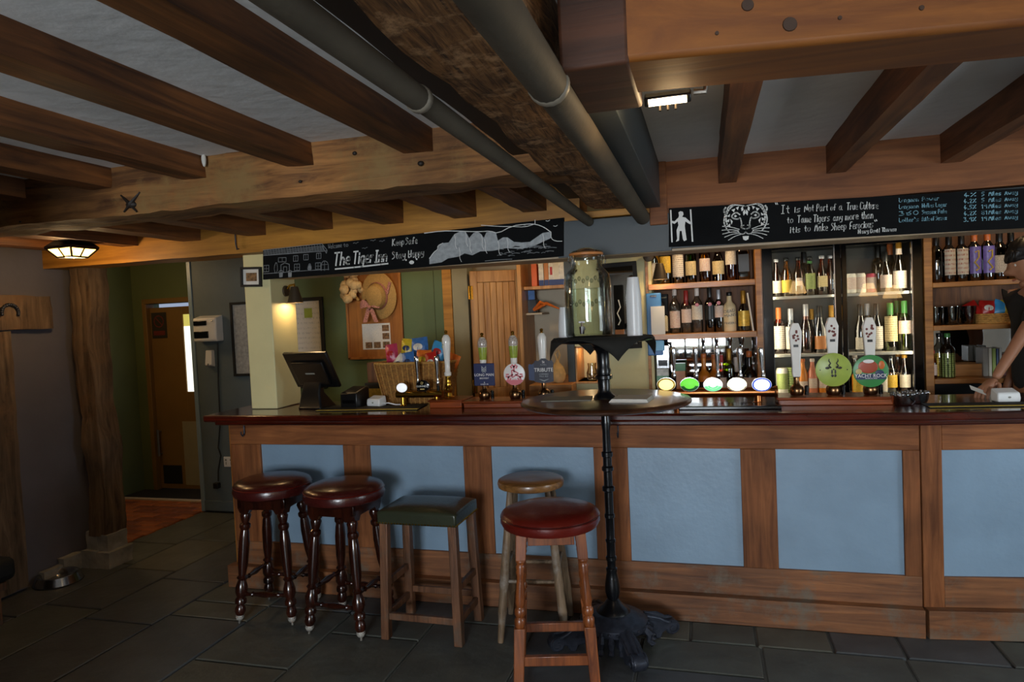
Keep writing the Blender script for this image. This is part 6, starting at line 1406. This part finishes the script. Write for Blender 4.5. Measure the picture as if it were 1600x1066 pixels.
for i, (m, w_, h_) in enumerate((('book_grey', .030, .17), ('book_cream', .018, .17), ('book_green', .020, .168), ('packet_navy', .014, .165), ('book_grey', .016, .17), ('book_maroon', .022, .135), ('book_green', .016, .13), ('packet_white', .02, .135), ('book_navy', .02, .13))):
    labs = ['thick grey book nearest the wooden tray', 'thin cream book second from the tray', 'olive book third from the wooden tray', 'slim navy book fourth from the tray', 'grey book, last of the taller ones', 'maroon book, first of the shorter ones', 'olive shorter book beside the maroon one', 'white shorter book near the barman arm', 'blue shorter book closest to the barman']
    b = thing('book', labs[i], 'book', (x+w_/2, 4.78, zr3), 0, 'books on the low shelf'); MB().box(-w_/2+.001, w_/2-.001, 0, .12, 0, h_).build('cover', m, b, bev=.002); MB().box(-w_/2+.003, w_/2-.003, .004, .1215, .004, h_+.0005).build('pages', 'paper', b, smooth=False); x += w_+.001
spot_light('shelf_fill', (1.75, 4.35, 2.28), (1.65, 4.9, 1.5), 5, WARM, 110, .05)  # added warm fill brightening the right-hand shelves
# ================================================================== LAMPS OF THE ROOM
lc = U(113, 392, 3.3)
ln = thing('ceiling_lantern', 'glowing glass lantern with black bars under the beams by the passage', 'lantern', (lc.x, 3.3, 2.385))
w1, w2, zt_, zb_ = .095, .055, -.235, -.288
tp_ = [(-w1, -w1), (w1, -w1), (w1, w1), (-w1, w1)]; bt_2 = [(-w2, -w2), (w2, -w2), (w2, w2), (-w2, w2)]
for k in range(4):
    a, b_, c, d_ = tp_[k], tp_[(k+1) % 4], bt_2[(k+1) % 4], bt_2[k]
    MB().add([(a[0], a[1], zt_), (b_[0], b_[1], zt_), (c[0], c[1], zb_), (d_[0], d_[1], zb_)], [(0, 1, 2, 3)]).build('pane', 'lantern_glass', ln, smooth=False)
    MB().tube([(a[0], a[1], zt_), (d_[0], d_[1], zb_)], .006, 6).tube([(a[0], a[1], zt_), (b_[0], b_[1], zt_)], .008, 6).tube([(d_[0], d_[1], zb_), (c[0], c[1], zb_)], .006, 6).tube([((a[0]+b_[0])/2, (a[1]+b_[1])/2, zt_), ((c[0]+d_[0])/2, (c[1]+d_[1])/2, zb_)], .005, 6).build('glazing_bar', 'cast_iron', ln)
MB().add([(x, y, zb_) for x, y in bt_2], [(0, 1, 2, 3)]).build('pane', 'lantern_glass', ln, smooth=False)
MB().loft([[(x*1.05, y*1.05, zt_) for x, y in tp_], [(x*1.05, y*1.05, zt_+.01) for x, y in tp_], [(x*.4, y*.4, zt_+.07) for x, y in tp_]]).build('cap', 'cast_iron', ln)
MB().tube([(0, 0, zt_+.07), (0, 0, 0)], .012, 8).build('stem', 'cast_iron', ln)
point_light('lantern_bulb', (lc.x, 3.3, 2.385+zb_-.03), 9, WARM, .06)
fc = UZ(1040, 155, 2.10)
fd = thing('flood_lamp', 'small glowing floodlight fixed behind the big pine beam', 'lamp', (fc.x, 1.69, 2.125))
X = T3(0, 0, .0) @ RX(-.85)
MB().box(-.054, .054, -.012, .012, 0, .026, 0, X).build('housing', 'black_plastic', fd, bev=.004)
MB().box(-.044, .044, -.008, .008, -.004, 0, 0, X).build('lens', 'flood_lens', fd, smooth=False)
b = MB()
for x in (-.03, -.012, .006): b.tube([X @ Vector((x+.012, .010, .006)), X @ Vector((x+.012, .018, -.012))], .0028, 6)
b.build('prongs', 'shade_metal', fd)
MB().tube([(.06, 0, .012), (.085, .0, .01), (.09, .0, .03), (.075, 0, .035)], .008, 8).build('bracket', 'steel_worn', fd)
MB().box(-.02, .02, -.04, .0, .03, .09).build('mount', 'black_plastic', fd, bev=.003)
point_light('flood_bulb', (fc.x+.01, 1.78, 2.10), 2.2, WARM, .025)
for x, lab, y in ((-2.15, 'added round black fill lamp over the till and pinboard', 4.5), (-1.15, 'added round black fill lamp over the boarded pine door', 4.45), (0.0, 'added round black fill lamp over the pine bottle shelves', 4.45), (1.75, 'added round black fill lamp over the wine shelves', 4.35)):  # unseen ceiling fixtures, added to brighten the back bar
    t = thing('fill_downlight', lab, 'lamp', (x, y, CEIL)); MB().lathe([(.06, 0), (.06, -.05), (.054, -.05), (.05, -.01), (.001, -.01)], 24).build('can', 'black_plastic', t); MB().lathe([(.04, -.014), (.03, -.03), (.001, -.034)], 18).build('bulb', 'bulb_warm', t)
spot_light('bar_fill', (-2.15, 4.5, 2.31), (-2.3, 4.9, 1.2), 7, WARM, 130, .05)  # added warm fill for the green wall and pinboard
spot_light('bar_fill', (-1.15, 4.45, 2.31), (-1.3, 5.0, 1.3), 9, WARM, 130, .05)  # added warm fill for the boarded door
# shaded lamps on the wall behind the camera (they show as reflections in the fridge glass)
for i, (px, py) in enumerate(((1246, 448), (1357, 452), (1394, 455))):
    p = U(px, py, 4.64+4.64+3.82); labs = ['lit linen lamp on the rear wall nearest the window', 'lit linen lamp on the rear wall in the middle', 'last lit linen lamp on the rear wall']
    t = thing('linen_lamp', labs[i], 'lamp', (min(p.x, 3.3), -3.82, p.z-.02), 0, 'linen lamps behind the camera')
    MB().lathe([(.15, -.10), (.08, .12)], 24, cap=False).build('lamp_shade', 'lamp_linen', t)
    MB().tube([(0, 0, -.1), (0, 0, -.2), (0, -.17, -.2)], .012, 8).build('arm', 'brass', t)
# dog bowl
p = UZ(85, 912, 0); t = thing('dog_bowl', 'shallow stainless steel dog bowl on the flagstones by the post', 'bowl', (p.x, p.y+.03, .001))
MB().lathe([(.14, 0), (.145, .004), (.125, .055), (.118, .058), (.105, .05), (.09, .018), (.001, .014)], 40).build('bowl', 'steel', t); MB().lathe([(.141, 0), (.147, .003), (.141, .010)], 40, cap=False).build('rubber_ring', 'rubber_dark', t)
# settle along the grey wall, its end just inside the picture
t = thing('wall_settle', 'dark settle with black cushion at the edge by the grey wall', 'settle', (-4.06, 1.95, 0))
o = pillow(.185, 1.05, .24, .37, .05).build('cushion', 'black_matt', t, bev=.05, ang=80, seg=3)
MB().box(-.17, .16, -1.0, 1.0, .19, .238).build('seat_board', 'stool_oak', t, bev=.004)
for y in (-.98, -.05, .90):
    for x in (-.16, .11): MB().box(x, x+.05, y, y+.06, 0, .19).build('leg', 'stool_oak', t, bev=.004)
MB().box(-.235, -.19, -1.0, .70, .19, 1.0).build('backrest', 'stool_oak', t, bev=.004)

# ================================================================== THE BARMAN
import bmesh
FZ = .14                                    # duckboard behind the bar
struct(MB().box(-2.8, 2.9, 4.20, 4.58, 0, FZ).build('floor_duckboard', 'shelf_back', bev=.004))
def skin_mesh(name, pts, edges, mat, parent, sub=2, root=0):
    me = bpy.data.meshes.new(name); bm = bmesh.new(); lay = bm.verts.layers.skin.verify(); vs = []
    for i, (co, r) in enumerate(pts):
        v = bm.verts.new(co); v[lay].radius = r if isinstance(r, tuple) else (r, r); v[lay].use_root = (i == root); vs.append(v)
    for a, b in edges: bm.edges.new((vs[a], vs[b]))
    bm.to_mesh(me); bm.free(); me.materials.append(M[mat])
    o = bpy.data.objects.new(name, me); COL.objects.link(o); o.parent = parent
    m = o.modifiers.new('skin', 'SKIN'); m.use_smooth_shade = True
    s = o.modifiers.new('sub', 'SUBSURF'); s.levels = sub; s.render_levels = sub
    return o
YP = 4.36
tf = U(1580, 540, YP-.1)                       # front of the shirt
PX = tf.x+.17
per = thing('person', 'person in black T-shirt looking down behind the bar, holding a paper slip', 'person', (PX, YP, FZ))
Lc = lambda v: (v.x-PX, v.y-YP, v.z-FZ)
chin = U(1588, 441, YP); hz = chin.z-FZ
elb = Lc(U(1597, 525, 4.17)); wri = Lc(U(1554, 593, 4.07)); kn = Lc(U(1541, 606, 4.03))
sz_ = U(1600, 462, YP).z-FZ                     # shoulder height
nk = (-.03, 0, sz_+.05); hb = (-.055, .0, hz+.03)
pts = [((0, 0, .96), (.13, .16)), ((0, 0, 1.12), (.115, .15)), ((.0, 0, 1.30), (.12, .165)), ((.0, 0, sz_-.05), (.115, .17)), (nk, .058), (hb, .055),
       ((-.01, -.17, sz_-.01), .062), (elb, .035), (wri, .023), ((-.01, .17, sz_-.01), .062), ((.02, .26, sz_-.30), .043), ((-.06, .24, sz_-.52), .028),
       ((0, -.09, .88), .095), ((-.01, -.10, .48), .062), ((.02, -.10, .06), .04), ((0, .09, .88), .095), ((-.01, .10, .48), .062), ((.02, .10, .06), .04), ((-.14, -.11, .03), .035), ((-.14, .11, .03), .035), ((-.09, .24, sz_-.60), .03)]
eds = [(0, 1), (1, 2), (2, 3), (3, 4), (4, 5), (3, 6), (6, 7), (7, 8), (3, 9), (9, 10), (10, 11), (0, 12), (12, 13), (13, 14), (0, 15), (15, 16), (16, 17), (14, 18), (17, 19), (11, 20)]
body = skin_mesh('body', pts, eds, 'skin', per)
sh_ = [(p, (tuple(x+.012 for x in r) if isinstance(r, tuple) else r+.014)) for p, r in pts]
mid = tuple(lerp(pts[6][0][i], pts[7][0][i], .8) for i in range(3)); mid2 = tuple(lerp(pts[9][0][i], pts[10][0][i], .62) for i in range(3))
skin_mesh('shirt', [((0, 0, .90), (.145, .175)), sh_[1], sh_[2], ((0, 0, sz_-.13), (.125, .175)), ((-.015, 0, sz_+.03), (.09, .12)), ((-.01, -.17, sz_-.01), .086), (mid, .060), ((-.01, .17, sz_-.01), .086), (mid2, .058)], [(0, 1), (1, 2), (2, 3), (3, 4), (4, 5), (5, 6), (4, 7), (7, 8)], 'shirt_black', per)
skin_mesh('trousers', [((0, 0, .98), (.15, .175)), ((0, -.09, .86), .11), ((-.01, -.10, .48), .078), ((.02, -.10, .08), .06), ((0, .09, .86), .11), ((-.01, .10, .48), .078), ((.02, .10, .08), .06)], [(0, 1), (1, 2), (2, 3), (0, 4), (4, 5), (5, 6)], 'trouser', per)
# near hand: palm and five fingers closing on the slip
wv, kv = Vector(wri), Vector(kn); d = (kv-wv).normalized(); side = d.cross(Vector((0, 0, 1))).normalized(); up = side.cross(d)
hp = [(tuple(wv), .027), (tuple(wv+d*.05), (.036, .02))]; he = [(0, 1)]
for k, (s, L) in enumerate(((-.030, .062), (-.010, .074), (.010, .078), (.028, .070))):
    b0 = wv+d*.085+side*s; i0 = len(hp); hp += [(tuple(b0), .0115), (tuple(b0+d*L*.5-up*.008), .009), (tuple(b0+d*L*.85-up*.03), .008), (tuple(b0+d*L-up*.05), .0065)]; he += [(1, i0), (i0, i0+1), (i0+1, i0+2), (i0+2, i0+3)]
i0 = len(hp); th = wv+d*.035-side*.045; hp += [(tuple(th), .012), (tuple(th+d*.035-side*.012-up*.01), .010), (tuple(th+d*.062-side*.005-up*.022), .008)]; he += [(1, i0), (i0, i0+1), (i0+1, i0+2)]
hand = skin_mesh('hand', hp, he, 'skin', per)
# head with face, leaning down toward the paper
hm = MB(); nu, nv = 32, 24; vs = []
def headpt(u, v, grow=0):
    z = -math.cos(v); s = math.sin(v); x, y = -s*math.cos(u), s*math.sin(u)          # -x is forward
    fx = max(0., -x); X_ = x*.098; Y_ = y*.076; Z_ = z*.122
    if z < 0: Y_ *= 1-.34*(-z)**1.5; X_ *= 1-.12*(-z)*(1 if x > 0 else .25)
    if x < 0:
        g = lambda y0, z0, sy, sz: math.exp(-((y-y0)/sy)**2-((z-z0)/sz)**2)
        X_ -= .046*g(0, -.20, .15, .13)*fx+.020*g(0, .0, .12, .24)*fx          # nose and bridge
        X_ += .010*(g(.36, .08, .2, .13)+g(-.36, .08, .2, .13))                    # eye sockets
        X_ -= .006*g(0, .28, .6, .12)                                              # brow
        X_ -= .009*g(0, -.50, .26, .07)+.009*g(0, -.60, .24, .06)                  # lips
        X_ -= .012*g(0, -.86, .35, .15)                                            # chin
    q = Vector((X_, Y_, Z_)); return q*(1+grow)
for j in range(nv+1):
    for i in range(nu): vs.append(headpt(2*PI*i/nu, PI*(.001+.998*j/nv)))
fs = [(j*nu+i, j*nu+(i+1) % nu, (j+1)*nu+(i+1) % nu, (j+1)*nu+i) for j in range(nv) for i in range(nu)]
HX = T3(-.03, 0, hz+.105) @ RZ(-.12) @ RY(-.28)
hd_ = MB().add([HX @ v for v in vs], fs)
for s in (-1, 1): hd_.ball(HX @ Vector((.012, s*.076, -.008)), .03, 12, 8, 0, (.7, .3, 1.1))
hd_.build('head', 'skin', per, ang=180)
for s in (-1, 1):
    MB().ball(HX @ Vector((-.077, s*.027, .010)), .0105, 10, 8).build('eye', 'white_ceramic', per); MB().tube([HX @ Vector((-.094+.012*abs(t_), s*(.028+.018*t_), .030+.004*(1-t_*t_))) for t_ in (-1, -.3, .4, 1)], [.002, .004, .004, .001], 6).build('eyebrow', 'hair', per)
MB().tube([HX @ Vector((-.108+.012*abs(t_), .02*t_, -.067)) for t_ in (-1, -.4, 0, .4, 1)], [.001, .005, .006, .005, .001], 8).build('lips', 'lip', per)
hv = []; random.seed(4)
for j in range(nv+1):
    for i in range(nu):
        u, v = 2*PI*i/nu, PI*(.001+.998*j/nv); q = headpt(u, v); z = -math.cos(v); x = -math.sin(v)*math.cos(u)
        keep = z > .24 or (x > -.02 and z > -.45); g_ = 1.10+.05*math.sin(u*9+v*7) if keep else .80
        if z > .55: g_ += .08
        hv.append(HX @ (q*g_))
hr = MB().add(hv, fs)
for i in range(22):
    a = random.uniform(-.9, .9); p0 = HX @ Vector((-.075*math.cos(a), .07*math.sin(a), .075)); p1 = HX @ Vector((-.114*math.cos(a), .083*math.sin(a), .042+random.uniform(-.012, .012))); hr.tube([p0, (p0+p1)/2+Vector((0, 0, .02)), p1], [.014, .014, .004], 6)
hr.build('hair', 'hair', per, ang=180)
bv = [(HX @ (headpt(2*PI*i/nu, PI*(.001+.998*j/nv))*(1.035 if (-.93 < -math.cos(PI*(.001+.998*j/nv)) < -.62) else .8))) for j in range(nv+1) for i in range(nu)]
MB().add(bv, fs).build('beard', 'hair', per, ang=180)
# paper slip in the hand
ps = Vector(U(1533, 612, 4.0)); t = thing('paper_slip', 'small pale paper slip held in the barman hand', 'paper', tuple(ps)); t.rotation_euler = (.5, .42, .1)
MB().box(-.055, .04, -.02, .02, 0, .0015).build('slip', 'paper', t, smooth=False)
